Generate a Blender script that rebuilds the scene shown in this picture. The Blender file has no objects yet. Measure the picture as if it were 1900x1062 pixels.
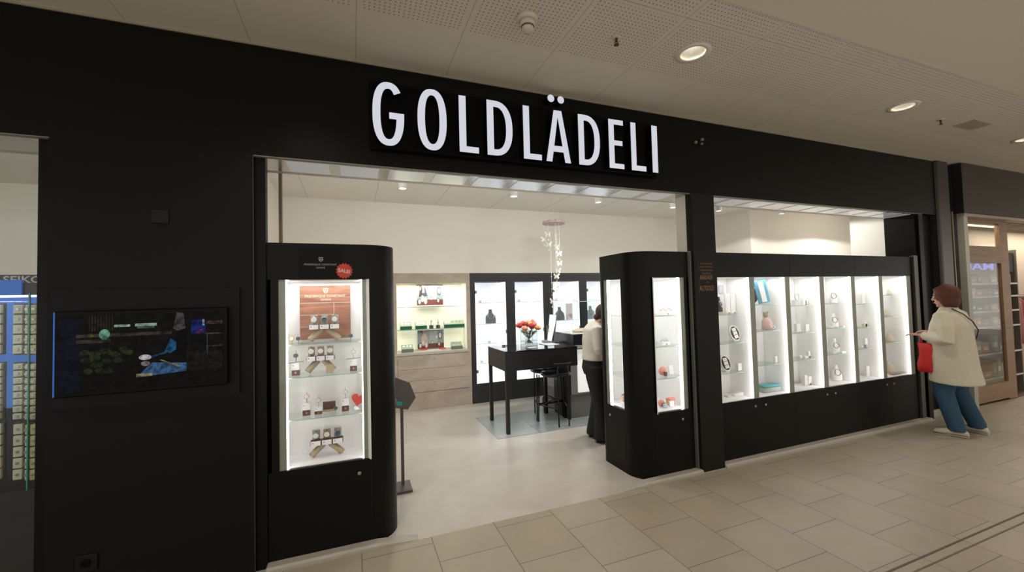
import bpy, bmesh, math, random
from mathutils import Vector, Matrix
random.seed(7)
SC = bpy.context.scene
PI = math.pi
# ---------------------------------------------------------------- camera
FPX = 764.689; YAW, PITCH, ROLL = 0.36904, 0.03311, -0.02622
CAM = Vector((0, -3.063, 1.70))
_f = Vector((math.sin(YAW)*math.cos(PITCH), math.cos(YAW)*math.cos(PITCH), math.sin(PITCH)))
_r = Vector((math.cos(YAW), -math.sin(YAW), 0)); _u = _r.cross(_f)
RT = _r*math.cos(ROLL) + _u*math.sin(ROLL); UP = _u*math.cos(ROLL) - _r*math.sin(ROLL)
cd = bpy.data.cameras.new('camera'); cam = bpy.data.objects.new('camera', cd); SC.collection.objects.link(cam)
cd.sensor_width = 36; cd.sensor_fit = 'HORIZONTAL'; cd.lens = FPX/1900*36; cd.clip_start = .05; cd.clip_end = 200
cam.matrix_world = Matrix(((RT.x, UP.x, -_f.x, CAM.x), (RT.y, UP.y, -_f.y, CAM.y), (RT.z, UP.z, -_f.z, CAM.z), (0, 0, 0, 1)))
SC.camera = cam
# ---------------------------------------------------------------- view, world
SC.view_settings.view_transform = 'Standard'; SC.view_settings.look = 'None'
SC.view_settings.gamma = 1; SC.view_settings.use_curve_mapping = False
SC.view_settings.exposure = 0.0
SC.cycles.transparent_max_bounces = 32
w = bpy.data.worlds.new('mall_air'); SC.world = w; w.use_nodes = True
WORLD_STRENGTH = 1.12
w.node_tree.nodes['Background'].inputs[0].default_value = (1.0, .95, .87, 1)
w.node_tree.nodes['Background'].inputs[1].default_value = WORLD_STRENGTH
MALL_LAMP_W, SHOP_SPOT_W = 66, 50
STRIP_E, BACKLIT_E = 9.5, .60

def lamp(name, typ, loc, energy, color=(1, 1, 1), size=.1, sizey=None, target=None, spot=None, blend=.5):
    l = bpy.data.lights.new(name, typ); l.energy = energy; l.color = color
    if typ == 'AREA':
        l.size = size
        if sizey: l.shape = 'RECTANGLE'; l.size_y = sizey
    else: l.shadow_soft_size = size
    if spot: l.spot_size = math.radians(spot); l.spot_blend = blend
    o = bpy.data.objects.new(name, l); SC.collection.objects.link(o); o.location = loc
    if target is not None:
        o.rotation_euler = (Vector(target)-Vector(loc)).to_track_quat('-Z', 'Y').to_euler()
    return o
MALL_LAMPS = [(-2.9, -.83), (-.3, -.83), (2.31, -.83), (4.92, -.81), (7.46, -.78), (10.0, -.78)]
for x, y in MALL_LAMPS:
    lamp('downlight_lamp', 'SPOT', (x, y, 3.49), MALL_LAMP_W, (1, .88, .72), .05, target=(x, y, 0), spot=120, blend=.9)
SHOP_SPOTS = [(.52, 1.5), (1.82, 1.5), (3.0, 1.5), (4.23, 1.5), (5.09, 1.5), (6.3, 1.4), (8.8, 1.4), (.0, .86), (1.2, .86), (2.4, .86), (3.7, .86), (5.6, .86), (-2.1, .8), (-3.4, .8)]  # front row and left bay spots are added out of view to brighten walls
for x, y in SHOP_SPOTS:
    unseen_wash = y < .9; side = x > 6
    lamp('spotlight_lamp', 'SPOT', (x, y, 2.9), SHOP_SPOT_W*(.62 if unseen_wash else 1.2 if side else 1), (1, .97, .93), .05, target=(x, y+2.5, 1.75) if unseen_wash else (x, y+.01, 0) if side else (x, y+.25, 0), spot=167 if side else 150, blend=.06 if side else .9)
# ---------------------------------------------------------------- helpers
def at(px, py, Y):
    d = RT*(px-950) - UP*(py-531) + _f*FPX
    t = (Y-CAM.y)/d.y
    return CAM + d*t
def lin(h):
    h = h.lstrip('#'); v = [int(h[i:i+2], 16)/255 for i in (0, 2, 4)]
    return tuple((x/12.92 if x <= .04045 else ((x+.055)/1.055)**2.4) for x in v) + (1,)
MATS = {}
def M(name, col, rough=.5, metal=0, emit=0, ecol=None, spec=.5, noise=0, nscale=8, alpha=None):
    if name in MATS: return MATS[name]
    m = bpy.data.materials.new(name); m.use_nodes = True; nt = m.node_tree; b = nt.nodes['Principled BSDF']
    col = lin(col) if isinstance(col, str) else tuple(col)+(1,)
    b.inputs['Base Color'].default_value = col; b.inputs['Roughness'].default_value = rough
    b.inputs['Metallic'].default_value = metal; b.inputs['Specular IOR Level'].default_value = spec
    if emit:
        b.inputs['Emission Color'].default_value = lin(ecol) if ecol else col; b.inputs['Emission Strength'].default_value = emit
    n = nt.nodes.new('ShaderNodeTexNoise'); tc = nt.nodes.new('ShaderNodeTexCoord')
    nt.links.new(tc.outputs['Object'], n.inputs['Vector']); n.inputs['Scale'].default_value = nscale; n.inputs['Detail'].default_value = 6
    r = nt.nodes.new('ShaderNodeMapRange'); r.inputs[1].default_value = .3; r.inputs[2].default_value = .7
    nt.links.new(n.outputs[0], r.inputs[0])
    r.inputs[3].default_value = 1-(noise or .03); r.inputs[4].default_value = 1+(noise or .03)*.6
    mx = nt.nodes.new('ShaderNodeVectorMath'); mx.operation = 'SCALE'; mx.inputs[0].default_value = col[:3]
    nt.links.new(r.outputs[0], mx.inputs['Scale']); nt.links.new(mx.outputs[0], b.inputs['Base Color'])
    MATS[name] = m; return m
def glass_mat(name, tint=(.985, .995, .99), gloss=.06):
    if name in MATS: return MATS[name]
    m = bpy.data.materials.new(name); m.use_nodes = True; nt = m.node_tree; nt.nodes.clear()
    out = nt.nodes.new('ShaderNodeOutputMaterial'); mix = nt.nodes.new('ShaderNodeMixShader')
    tr = nt.nodes.new('ShaderNodeBsdfTransparent'); gl = nt.nodes.new('ShaderNodeBsdfGlossy'); fr = nt.nodes.new('ShaderNodeFresnel')
    nt.nodes.remove(fr); lw = nt.nodes.new('ShaderNodeLayerWeight'); lw.inputs[0].default_value = .5
    pw = nt.nodes.new('ShaderNodeMath'); pw.operation = 'POWER'; pw.inputs[1].default_value = 5; nt.links.new(lw.outputs['Facing'], pw.inputs[0])
    ma = nt.nodes.new('ShaderNodeMath'); ma.operation = 'MULTIPLY_ADD'; ma.inputs[1].default_value = .6; ma.inputs[2].default_value = gloss*.3; nt.links.new(pw.outputs[0], ma.inputs[0])
    tr.inputs[0].default_value = tint+(1,); gl.inputs['Roughness'].default_value = .02
    nt.links.new(ma.outputs[0], mix.inputs[0]); nt.links.new(tr.outputs[0], mix.inputs[1]); nt.links.new(gl.outputs[0], mix.inputs[2])
    nt.links.new(mix.outputs[0], out.inputs[0]); MATS[name] = m; return m

class B:
    """collects shapes into one mesh; several materials through slots"""
    def __init__(s): s.bm = bmesh.new(); s.mats = []
    def mi(s, m):
        if m is None: return 0
        if m not in s.mats: s.mats.append(m)
        return s.mats.index(m)
    def box(s, x0, x1, y0, y1, z0, z1, m=None, mx=None):
        vs = [s.bm.verts.new(p if mx is None else mx @ Vector(p)) for p in [(x0, y0, z0), (x1, y0, z0), (x1, y1, z0), (x0, y1, z0), (x0, y0, z1), (x1, y0, z1), (x1, y1, z1), (x0, y1, z1)]]
        k = s.mi(m)
        for f in [(0, 3, 2, 1), (4, 5, 6, 7), (0, 1, 5, 4), (1, 2, 6, 5), (2, 3, 7, 6), (3, 0, 4, 7)]:
            s.bm.faces.new([vs[i] for i in f]).material_index = k
        return s
    def quad(s, pts, m=None):
        f = s.bm.faces.new([s.bm.verts.new(p) for p in pts]); f.material_index = s.mi(m); return s
    def prism(s, pts, z0, z1, m=None, mx=None, caps=True):
        """pts: ccw outline in xy"""
        k = s.mi(m); mx = mx or Matrix()
        a = [s.bm.verts.new(mx @ Vector((p[0], p[1], z0))) for p in pts]; b = [s.bm.verts.new(mx @ Vector((p[0], p[1], z1))) for p in pts]
        n = len(pts)
        for i in range(n): s.bm.faces.new([a[i], a[(i+1) % n], b[(i+1) % n], b[i]]).material_index = k
        if caps:
            s.bm.faces.new(a[::-1]).material_index = k; s.bm.faces.new(b).material_index = k
        return s
    def rings(s, rings, m=None, caps=True, smooth=True, closed=False):
        k = s.mi(m); R = [[s.bm.verts.new(p) for p in r] for r in rings]; n = len(R[0])
        for a, b in list(zip(R, R[1:])) + ([(R[-1], R[0])] if closed else []):
            for i in range(n):
                f = s.bm.faces.new([a[i], a[(i+1) % n], b[(i+1) % n], b[i]]); f.material_index = k; f.smooth = smooth
        if caps and not closed:
            s.bm.faces.new(R[0][::-1]).material_index = k; s.bm.faces.new(R[-1]).material_index = k
        return s
    def lathe(s, prof, loc=(0, 0, 0), m=None, seg=20, sx=1, sy=1, mx=None, caps=True):
        mx = mx or Matrix(); L = Vector(loc)
        return s.rings([[mx @ (L+Vector((r*sx*math.cos(2*PI*i/seg), r*sy*math.sin(2*PI*i/seg), z))) for i in range(seg)] for r, z in prof], m, caps)
    def tube(s, pts, rad, m=None, seg=10, flat=1.0, up=(0, 0, 1), closed=False):
        pts = [Vector(p) for p in pts]; n = len(pts)
        if not hasattr(rad, '__len__'): rad = [rad]*n
        R = []; prev = None
        for i, p in enumerate(pts):
            a = pts[(i-1) % n] if (closed or i > 0) else p; b = pts[(i+1) % n] if (closed or i < n-1) else p
            t = (b-a).normalized()
            u = prev if prev is not None else Vector(up)
            if abs(u.dot(t)) > .97: u = Vector((1, 0, 0)) if abs(t.x) < .8 else Vector((0, 1, 0))
            side = t.cross(u).normalized(); nn = side.cross(t).normalized(); prev = nn
            r = rad[i]; ra, rb = (r if hasattr(r, '__len__') else (r, r*flat))
            R.append([p + side*(ra*math.cos(2*PI*k/seg)) + nn*(rb*math.sin(2*PI*k/seg)) for k in range(seg)])
        return s.rings(R, m, closed=closed)
    def ball(s, c, r, m=None, seg=14, rg=9, sc=(1, 1, 1), mx=None):
        mx = mx or Matrix(); c = Vector(c)
        R = []
        for j in range(rg+1):
            th = PI*(.02+.96*j/rg); rr = math.sin(th)*r; z = -math.cos(th)*r
            R.append([mx @ (c+Vector((rr*math.cos(2*PI*i/seg)*sc[0], rr*math.sin(2*PI*i/seg)*sc[1], z*sc[2]))) for i in range(seg)])
        return s.rings(R, m)
    def build(s, name, m=None, parent=None, loc=None, bevel=0, rot=None):
        bmesh.ops.recalc_face_normals(s.bm, faces=s.bm.faces)
        me = bpy.data.meshes.new(name); s.bm.to_mesh(me); s.bm.free()
        for q in (s.mats or ([m] if m else [])): me.materials.append(q)
        if s.mats and m and m not in s.mats: pass
        o = bpy.data.objects.new(name, me); SC.collection.objects.link(o)
        if parent: o.parent = parent
        if loc is not None: o.location = loc
        if rot is not None: o.rotation_euler = rot
        if bevel:
            md = o.modifiers.new('edge', 'BEVEL'); md.width = bevel; md.segments = 2; md.limit_method = 'ANGLE'
        return o
def tag(o, label=None, cat=None, group=None, kind=None):
    if label: o['label'] = label
    if cat: o['category'] = cat
    if group: o['group'] = group
    if kind: o['kind'] = kind
    return o
def empty(name, loc, label, cat, group=None, rz=0):
    o = bpy.data.objects.new(name, None); SC.collection.objects.link(o); o.location = loc; o.rotation_euler = (0, 0, rz)
    o.empty_display_size = .1
    return tag(o, label, cat, group)
def struct(o): o['kind'] = 'structure'; return o
def copy_tree(o, parent=None):
    c = o.copy(); SC.collection.objects.link(c); c.parent = parent
    for ch in list(o.children): copy_tree(ch, c)
    return c
def text_mesh(name, body, m, box, parent=None, thick=.002, face='-Y', y=0, bold=.0, spacing=1.0, keep_aspect=False, skew=None):
    """lettering as a mesh filling box (a0,a1,z0,z1); face -Y lies at depth y"""
    cu = bpy.data.curves.new(name, 'FONT'); cu.body = body; cu.extrude = .05; cu.align_x = 'CENTER'; cu.offset = bold; cu.space_character = spacing; cu.resolution_u = 3
    t = bpy.data.objects.new('t', cu); SC.collection.objects.link(t)
    dg = bpy.context.evaluated_depsgraph_get(); me = bpy.data.meshes.new_from_object(t.evaluated_get(dg)); bpy.data.objects.remove(t)
    xs = [v.co.x for v in me.vertices]; ys = [v.co.y for v in me.vertices]
    a0, a1, z0, z1 = box; X0, X1, Y0, Y1 = min(xs), max(xs), min(ys), max(ys)
    sx = (a1-a0)/(X1-X0); sz = (z1-z0)/(Y1-Y0)
    for v in me.vertices:
        a = a0+(v.co.x-X0)*sx; z = z0+(v.co.y-Y0)*sz; d = (.05-v.co.z)/.1*thick
        if skew: z += skew*(a-(a0+a1)/2)
        if face == '-Y': v.co = (a, y+d, z)
        else: v.co = (y+d, -a, z)
    me.name = name; me.materials.clear(); me.materials.append(m)
    o = bpy.data.objects.new(name, me); SC.collection.objects.link(o)
    if parent: o.parent = parent
    return o
def remesh(name, bd, m, parent=None, voxel=.01, smooth=6, loc=None, rz=0, sub=False):
    """fuse overlapping shapes into one continuous skin"""
    bmesh.ops.recalc_face_normals(bd.bm, faces=bd.bm.faces)
    me = bpy.data.meshes.new('r'); bd.bm.to_mesh(me); bd.bm.free()
    t = bpy.data.objects.new('r', me); SC.collection.objects.link(t)
    md = t.modifiers.new('r', 'REMESH'); md.mode = 'VOXEL'; md.voxel_size = voxel; md.use_smooth_shade = True
    sm = t.modifiers.new('s', 'SMOOTH'); sm.iterations = smooth; sm.factor = .5
    dg = bpy.context.evaluated_depsgraph_get(); me2 = bpy.data.meshes.new_from_object(t.evaluated_get(dg)); bpy.data.objects.remove(t)
    me2.name = name; me2.materials.clear(); me2.materials.append(m)
    for p in me2.polygons: p.use_smooth = True
    o = bpy.data.objects.new(name, me2); SC.collection.objects.link(o)
    if parent: o.parent = parent
    if loc is not None: o.location = loc
    o.rotation_euler = (0, 0, rz)
    return o
# ---------------------------------------------------------------- materials
black = M('black_laminate', (.0042, .0041, .0036), .38, spec=.16)
blackgloss = M('black_acrylic', (.0022, .0022, .0022), .3, spec=.1)
blacksoft = M('black_panel', (.0046, .0046, .0049), .5, spec=.16)
darkgrey = M('dark_grey_metal', (.035, .034, .033), .4, metal=.3)
alu = M('brushed_aluminium', '#8f8d86', .35, metal=.6)
greyprof = M('grey_profile', '#8e9186', .45, metal=.2)
white = M('white_laminate', '#f2f2ef', .5)
wallw = M('white_wall_paint', '#efebe2', .9, spec=.2, noise=.015, nscale=2)
ceilw = M('white_ceiling_paint', '#efebe2', .9, spec=.2, noise=.015, nscale=2)
strip = M('led_strip', '#ffffff', .5, emit=STRIP_E, ecol='#fff6fa')
backlit = M('backlit_panel', '#ffffff', .5, emit=BACKLIT_E, ecol='#eaf0fb')
glass = glass_mat('clear_glass')
shelfglass = glass_mat('shelf_glass', (.965, .985, .975))
glassedge = M('shelf_glass_edge', '#a9cdbf', .2)
silver = M('silver', '#c9c9c9', .2, metal=.9)
gold = M('gold', '#c9a45a', .25, metal=.9)
wood = None
# -- wood veneer with grain
def wood_mat(name, c1, c2, scale=(3, 3, 30), rough=.5):
    m = bpy.data.materials.new(name); m.use_nodes = True; nt = m.node_tree; b = nt.nodes['Principled BSDF']
    tc = nt.nodes.new('ShaderNodeTexCoord'); mp = nt.nodes.new('ShaderNodeMapping'); mp.inputs['Scale'].default_value = scale
    n = nt.nodes.new('ShaderNodeTexNoise'); n.inputs['Scale'].default_value = 1; n.inputs['Detail'].default_value = 8; n.inputs['Distortion'].default_value = 1.2
    cr = nt.nodes.new('ShaderNodeValToRGB'); cr.color_ramp.elements[0].color = lin(c1); cr.color_ramp.elements[1].color = lin(c2)
    cr.color_ramp.elements[0].position = .35; cr.color_ramp.elements[1].position = .65
    nt.links.new(tc.outputs['Object'], mp.inputs[0]); nt.links.new(mp.outputs[0], n.inputs['Vector']); nt.links.new(n.outputs[0], cr.inputs[0])
    nt.links.new(cr.outputs[0], b.inputs['Base Color']); b.inputs['Roughness'].default_value = rough
    return m
walnut = wood_mat('walnut_veneer', '#7d4f3d', '#a8745a')
greige = wood_mat('greige_veneer', '#a89a8b', '#bbaea0', (2, 2, 5), .6)
doorwood = wood_mat('door_wood', '#84664c', '#93765a', (2, 2, 14))
# -- mall floor: square stone tiles laid half-bond, joints run into the shop
def tile_mat():
    m = bpy.data.materials.new('mall_stone_tiles'); m.use_nodes = True; nt = m.node_tree; b = nt.nodes['Principled BSDF']
    tc = nt.nodes.new('ShaderNodeTexCoord'); sx = nt.nodes.new('ShaderNodeSeparateXYZ'); cx = nt.nodes.new('ShaderNodeCombineXYZ')
    nt.links.new(tc.outputs['Object'], sx.inputs[0])
    ax = nt.nodes.new('ShaderNodeMath'); ax.operation = 'ADD'; ax.inputs[1].default_value = .085+.2275; nt.links.new(sx.outputs[1], ax.inputs[0])
    ay = nt.nodes.new('ShaderNodeMath'); ay.operation = 'ADD'; ay.inputs[1].default_value = -.0346; nt.links.new(sx.outputs[0], ay.inputs[0])
    nt.links.new(ax.outputs[0], cx.inputs[0]); nt.links.new(ay.outputs[0], cx.inputs[1])
    br = nt.nodes.new('ShaderNodeTexBrick'); br.offset = .5; br.offset_frequency = 2; br.squash = 1
    br.inputs['Scale'].default_value = 1; br.inputs['Mortar Size'].default_value = .0028; br.inputs['Mortar Smooth'].default_value = .3
    br.inputs['Brick Width'].default_value = .455; br.inputs['Row Height'].default_value = .47222
    br.inputs['Color1'].default_value = lin('#a79e8e'); br.inputs['Color2'].default_value = lin('#9f9583'); br.inputs['Mortar'].default_value = lin('#5f564a')
    nt.links.new(cx.outputs[0], br.inputs['Vector'])
    n = nt.nodes.new('ShaderNodeTexNoise'); n.inputs['Scale'].default_value = 2.2; n.inputs['Detail'].default_value = 5
    nt.links.new(tc.outputs['Object'], n.inputs['Vector'])
    mr = nt.nodes.new('ShaderNodeMapRange'); mr.inputs[1].default_value = .3; mr.inputs[2].default_value = .7; mr.inputs[3].default_value = .93; mr.inputs[4].default_value = 1.05
    nt.links.new(n.outputs[0], mr.inputs[0])
    vm = nt.nodes.new('ShaderNodeVectorMath'); vm.operation = 'SCALE'; nt.links.new(br.outputs[0], vm.inputs[0]); nt.links.new(mr.outputs[0], vm.inputs['Scale'])
    nt.links.new(vm.outputs[0], b.inputs['Base Color'])
    b.inputs['Roughness'].default_value = .42; b.inputs['Specular IOR Level'].default_value = .4
    return m
def stone_mat(name, c1, c2, scale=1.6, rough=.35):
    m = bpy.data.materials.new(name); m.use_nodes = True; nt = m.node_tree; b = nt.nodes['Principled BSDF']
    tc = nt.nodes.new('ShaderNodeTexCoord'); n = nt.nodes.new('ShaderNodeTexNoise'); n.inputs['Scale'].default_value = scale; n.inputs['Detail'].default_value = 8; n.inputs['Distortion'].default_value = 1.5
    cr = nt.nodes.new('ShaderNodeValToRGB'); cr.color_ramp.elements[0].color = lin(c1); cr.color_ramp.elements[1].color = lin(c2)
    cr.color_ramp.elements[0].position = .3; cr.color_ramp.elements[1].position = .7
    nt.links.new(tc.outputs['Object'], n.inputs['Vector']); nt.links.new(n.outputs[0], cr.inputs[0]); nt.links.new(cr.outputs[0], b.inputs['Base Color'])
    b.inputs['Roughness'].default_value = rough; b.inputs['Specular IOR Level'].default_value = .4
    return m
shopfloor = stone_mat('shop_floor_resin', '#b3aca4', '#c3bdb5')
rugmat = stone_mat('grey_floor_inlay', '#8d9390', '#9da29f', 3)
kerbmat = stone_mat('kerb_stone', '#a7a399', '#b3aea4', 5, .5)
# -- mall ceiling: perforated metal panels
def ceiling_mat():
    m = bpy.data.materials.new('perforated_ceiling'); m.use_nodes = True; nt = m.node_tree; b = nt.nodes['Principled BSDF']
    tc = nt.nodes.new('ShaderNodeTexCoord'); sx = nt.nodes.new('ShaderNodeSeparateXYZ'); nt.links.new(tc.outputs['Object'], sx.inputs[0])
    def mt(op, a, b_=None, c_=None):
        n = nt.nodes.new('ShaderNodeMath'); n.operation = op
        for i, v in enumerate((a, b_, c_)):
            if v is None: continue
            if isinstance(v, (int, float)): n.inputs[i].default_value = v
            else: nt.links.new(v, n.inputs[i])
        return n.outputs[0]
    X, Y = sx.outputs[0], sx.outputs[1]
    S_, X0 = .6497, .04077
    px = mt('MODULO', mt('ADD', X, 65*S_-X0), S_)                 # position inside a panel
    P = S_/23
    fx = mt('SUBTRACT', mt('MODULO', px, P), P/2); fy = mt('SUBTRACT', mt('MODULO', mt('ADD', Y, 60*P-P*.1), P), P/2)
    d = mt('SQRT', mt('ADD', mt('MULTIPLY', fx, fx), mt('MULTIPLY', fy, fy)))
    dot = mt('LESS_THAN', d, .0052)
    inx = mt('MULTIPLY', mt('GREATER_THAN', px, P), mt('LESS_THAN', px, S_-P))
    rowa = mt('MULTIPLY', mt('GREATER_THAN', Y, -1.085), mt('LESS_THAN', Y, -.525))
    rowb = mt('MULTIPLY', mt('GREATER_THAN', Y, -1.285), mt('LESS_THAN', Y, -1.135))
    holes = mt('MULTIPLY', mt('MULTIPLY', dot, inx), mt('ADD', rowa, rowb))
    near = mt('GREATER_THAN', Y, -1.30)
    e = mt('MINIMUM', px, mt('SUBTRACT', S_, px))
    jx = mt('MULTIPLY', mt('LESS_THAN', e, .0022), near)
    jy = mt('LESS_THAN', mt('ABSOLUTE', mt('ADD', Y, 1.11)), .0025)
    j = mt('MULTIPLY', mt('MAXIMUM', jx, jy), .45)
    k = mt('MAXIMUM', mt('MULTIPLY', holes, .62), j)
    mix = nt.nodes.new('ShaderNodeMix'); mix.data_type = 'RGBA'
    mix.inputs[6].default_value = lin('#ddd5c6'); mix.inputs[7].default_value = lin('#3a3226')
    nt.links.new(k, mix.inputs[0]); nt.links.new(mix.outputs[2], b.inputs['Base Color'])
    b.inputs['Roughness'].default_value = .7; b.inputs['Specular IOR Level'].default_value = .25
    return m
# ================================================================ SETTING
HC, HS, ZF = 3.4435, 3.27, 2.695
b = B(); b.box(-9, 24, -7, 0, -.1, 0); b.box(7.03, 24, 0, .1, -.1, 0); struct(b.build('floor', tile_mat()))
b = B(); b.box(-7, 7.03, 0, 4.1, -.1, .0); b.box(7.03, 12.2, .1, 4.1, -.1, .0); struct(b.build('floor_shop', shopfloor))
b = B(); b.box(-9, 24, -1.50, -1.488, 0, .002); struct(b.build('trim_1', M('expansion_joint', '#5b4d3f', .6)))
b = B(); b.box(-9, 24, -1.56, -1.55, 0, .002); struct(b.build('trim_2', M('expansion_joint2', '#6d5f50', .6)))
# grey inlay of two slabs in the shop floor
b = B(); b.box(1.634, 2.20, 1.762, 2.78, -.01, .0035); struct(b.build('floor_inlay', rugmat))
b = B(); b.box(2.204, 3.10, 1.762, 2.78, -.01, .0035); struct(b.build('floor_inlay', stone_mat('grey_floor_inlay_dark', '#7f8785', '#8f9593', 3)))
# mall ceiling with round holes for the downlights
bm = B(); RL = .088
ys = (-7, -1.30)
bm.box(-9, 24, -7, -1.302, HC-.004, HC+.06)
xs = sorted([x for x, y in MALL_LAMPS]); hw = .13
prevx = -9
for (x, y) in sorted(MALL_LAMPS):
    for (a0, a1, c0, c1) in ((prevx, x-hw, -1.302, .3), (x-hw, x+hw, -1.302, y-hw), (x-hw, x+hw, y+hw, .3)):
        bm.quad([(a0, c0, HC), (a1, c0, HC), (a1, c1, HC), (a0, c1, HC)])
    n = 32; sq = []; ci = []
    for i in range(n):
        t = 2*PI*(i+.5)/n; cx_, sy_ = math.cos(t), math.sin(t); k = hw/max(abs(cx_), abs(sy_))
        sq.append((x+k*cx_, y+k*sy_, HC)); ci.append((x+RL*cx_, y+RL*sy_, HC))
    # square corners must be filled too
    for i in range(n):
        j = (i+1) % n; bm.quad([sq[i], sq[j], ci[j], ci[i]])
        if abs(sq[i][0]-sq[j][0]) > 1e-5 and abs(sq[i][1]-sq[j][1]) > 1e-5:
            c = (x+hw*math.copysign(1, sq[i][0]-x), y+hw*math.copysign(1, sq[i][1]-y), HC); bm.bm.faces.new([bm.bm.verts.new(p) for p in (sq[i], c, sq[j])])
    prevx = x+hw
bm.quad([(prevx, -1.302, HC), (24, -1.302, HC), (24, .3, HC), (prevx, .3, HC)])
ceil = struct(bm.build('ceiling', ceiling_mat()))
b = B(); b.box(-9, 7.38, .3, 4.1, HC, HC+.1); b.box(7.38, 24, .3, 1.0, HC, HC+.1); struct(b.build('ceiling_void', ceilw))
# shop ceiling
b = B(); b.box(-7, 6.94, .36, 4.1, HS, HS+.06); b.box(6.94, 12.2, .36, 2.6, HS, HS+.06); sc_ = struct(b.build('ceiling_shop', ceilw))
b = B()
for x in [-.6+.93*i for i in range(9)]: b.box(x, x+.004, .42, 3.6, HS-.0015, HS+.01)
b.box(-.95, 6.9, 2.4, 2.404, HS-.0015, HS+.01); struct(b.build('ceiling_joints', M('ceiling_joint', '#b4b0a6', .9)))
# front wall: fascia, pillars
b = B(); b.box(-9, 7.38, .033, .085, ZF, HC); struct(b.build('wall_front', black))
b = B(); b.box(-9, 7.38, .024, .033, HC-.014, HC); struct(b.build('trim_3', M('ceiling_trim', '#8f8973', .6)))
b = B(); b.box(-9, 7.38, .36, .42, ZF, HS); struct(b.build('wall_header', wallw))
b = B(); b.box(-9, 7.05, .034, .07, ZF-.006, ZF); struct(b.build('trim_4', M('grey_lip', '#807b72', .5)))
# shutter box between the two: satin underside with alternating pale, faintly emissive bays
b = B(); b.box(-9, 7.05, .07, .36, ZF+.0, ZF+.03); struct(b.build('trim_5', M('shutter_box_metal', '#b9b7b0', .22, metal=.75)))
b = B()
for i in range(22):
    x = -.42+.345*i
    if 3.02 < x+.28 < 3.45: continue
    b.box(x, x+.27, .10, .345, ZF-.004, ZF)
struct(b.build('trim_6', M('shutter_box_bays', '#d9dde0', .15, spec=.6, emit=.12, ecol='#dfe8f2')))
b = B(); b.box(-1.60, -.602, .033, .5, 0, ZF); struct(b.build('wall_pillar', blacksoft))
b = B(); b.box(-1.665, -1.60, .075, .5, 0, ZF); struct(b.build('trim_7', black))
b = B(); b.box(-.602, -.535, .066, .14, 0, ZF); struct(b.build('trim_8', black))
b = B(); b.box(-.602, -.597, .0325, .034, 0, ZF); struct(b.build('trim_9', M('pillar_edge_strip', '#2f2e2a', .4)))
b = B(); b.box(-.51, -.49, .42, .47, 2.13, ZF+.01); struct(b.build('trim_10', M('beige_profile', '#8c7b5c', .5)))
b = B(); b.box(3.092, 3.380, .02, .10, 0, ZF); struct(b.build('wall_column', M('column_black', (.0065, .0066, .0052), .5, spec=.2)))
b = B(); b.box(3.108, 3.36, .10, .25, 0, ZF+.01); struct(b.build('wall_column_rear', wallw))
b = B(); b.box(3.072, 3.088, .05, .085, .02, 2.13); struct(b.build('trim_11', alu))
b = B(); b.box(6.845, 6.93, .055, .10, 0, 2.14); struct(b.build('trim_12', M('post_aluminium', '#55544f', .4, metal=.4)))
b = B(); b.box(6.97, 7.06, .04, .4, 0, ZF); b.box(6.93, 6.97, .07, .4, 0, ZF); struct(b.build('trim_13', black))
b = B(); b.box(7.06, 7.38, .10, .14, 0, ZF); struct(b.build('wall_front_end', black))
b = B(); b.box(7.06, 7.40, .085, .10, 0, .085); struct(b.build('baseboard_right', M('pale_skirting', '#a9a692', .5)))
b = B(); b.box(7.38, 7.68, .0, .2, 0, HC); struct(b.build('wall_corner_column', M('corner_column_metal', (.045, .04, .036), .35, metal=.4), bevel=.03))
b = B(); b.box(7.68, 7.70, -.005, .05, 0, 2.75); struct(b.build('trim_14', M('bronze_trim', '#7d6d50', .35, metal=.5)))
b = B(); b.box(7.68, 7.93, .05, .12, 0, HC-.05); struct(b.build('wall_glass_return', M('dark_glass_return', (.012, .012, .016), .12, spec=.6)))
# kerb stones under the fronts, tapering out at the entrance
def kerb(x0, x1, t0, t1, name):
    b = B(); h = .03
    b.rings([[(x, 0, 0), (x, .0, hh*.6+.001), (x, .016, hh+.001), (x, .079, hh+.001), (x, .079, 0)] for x, hh in ((x0, h*t0), (x0+.28 if t0 < 1 else x0+.01, h), (x1-.28 if t1 < 1 else x1-.01, h), (x1, h*t1))], kerbmat, smooth=False)
    struct(b.build(name))
kerb(-.535, .42, 1, 0, 'baseboard_front'); kerb(2.15, 3.09, 0, 1, 'baseboard_front'); kerb(3.382, 6.96, 1, 1, 'baseboard_front')
kerb(-9, -1.665, 1, 1, 'baseboard_front')
# shop walls
b = B(); b.box(.45, 6.94, 3.60, 3.66, 2.16, HS); b.box(-.95, .45, 3.6, 3.66, 0, HS); b.box(-.95, 6.94, 3.98, 4.05, 0, HS); struct(b.build('wall_back', wallw))
b = B(); b.box(-1.05, -.95, .5, 4.05, 0, HS); struct(b.build('wall_left', wallw))
b = B(); b.box(6.94, 7.0, 2.47, 4.05, 0, HS); b.box(7.0, 12.2, 2.47, 2.53, 0, HS); b.box(12.2, 12.3, .95, 2.53, 0, HS); struct(b.build('wall_right', wallw))
b = B(); b.box(7.25, 7.30, .14, 1.0, 0, HS); b.box(7.3, 12.2, .95, 1.0, 0, HS); struct(b.build('wall_right_return', wallw))
b = B(); b.box(-7, -1.05, 3.72, 3.8, 0, HS); b.box(-7.1, -7, .1, 3.8, 0, HS); struct(b.build('wall_back_left_bay', wallw))
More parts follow.
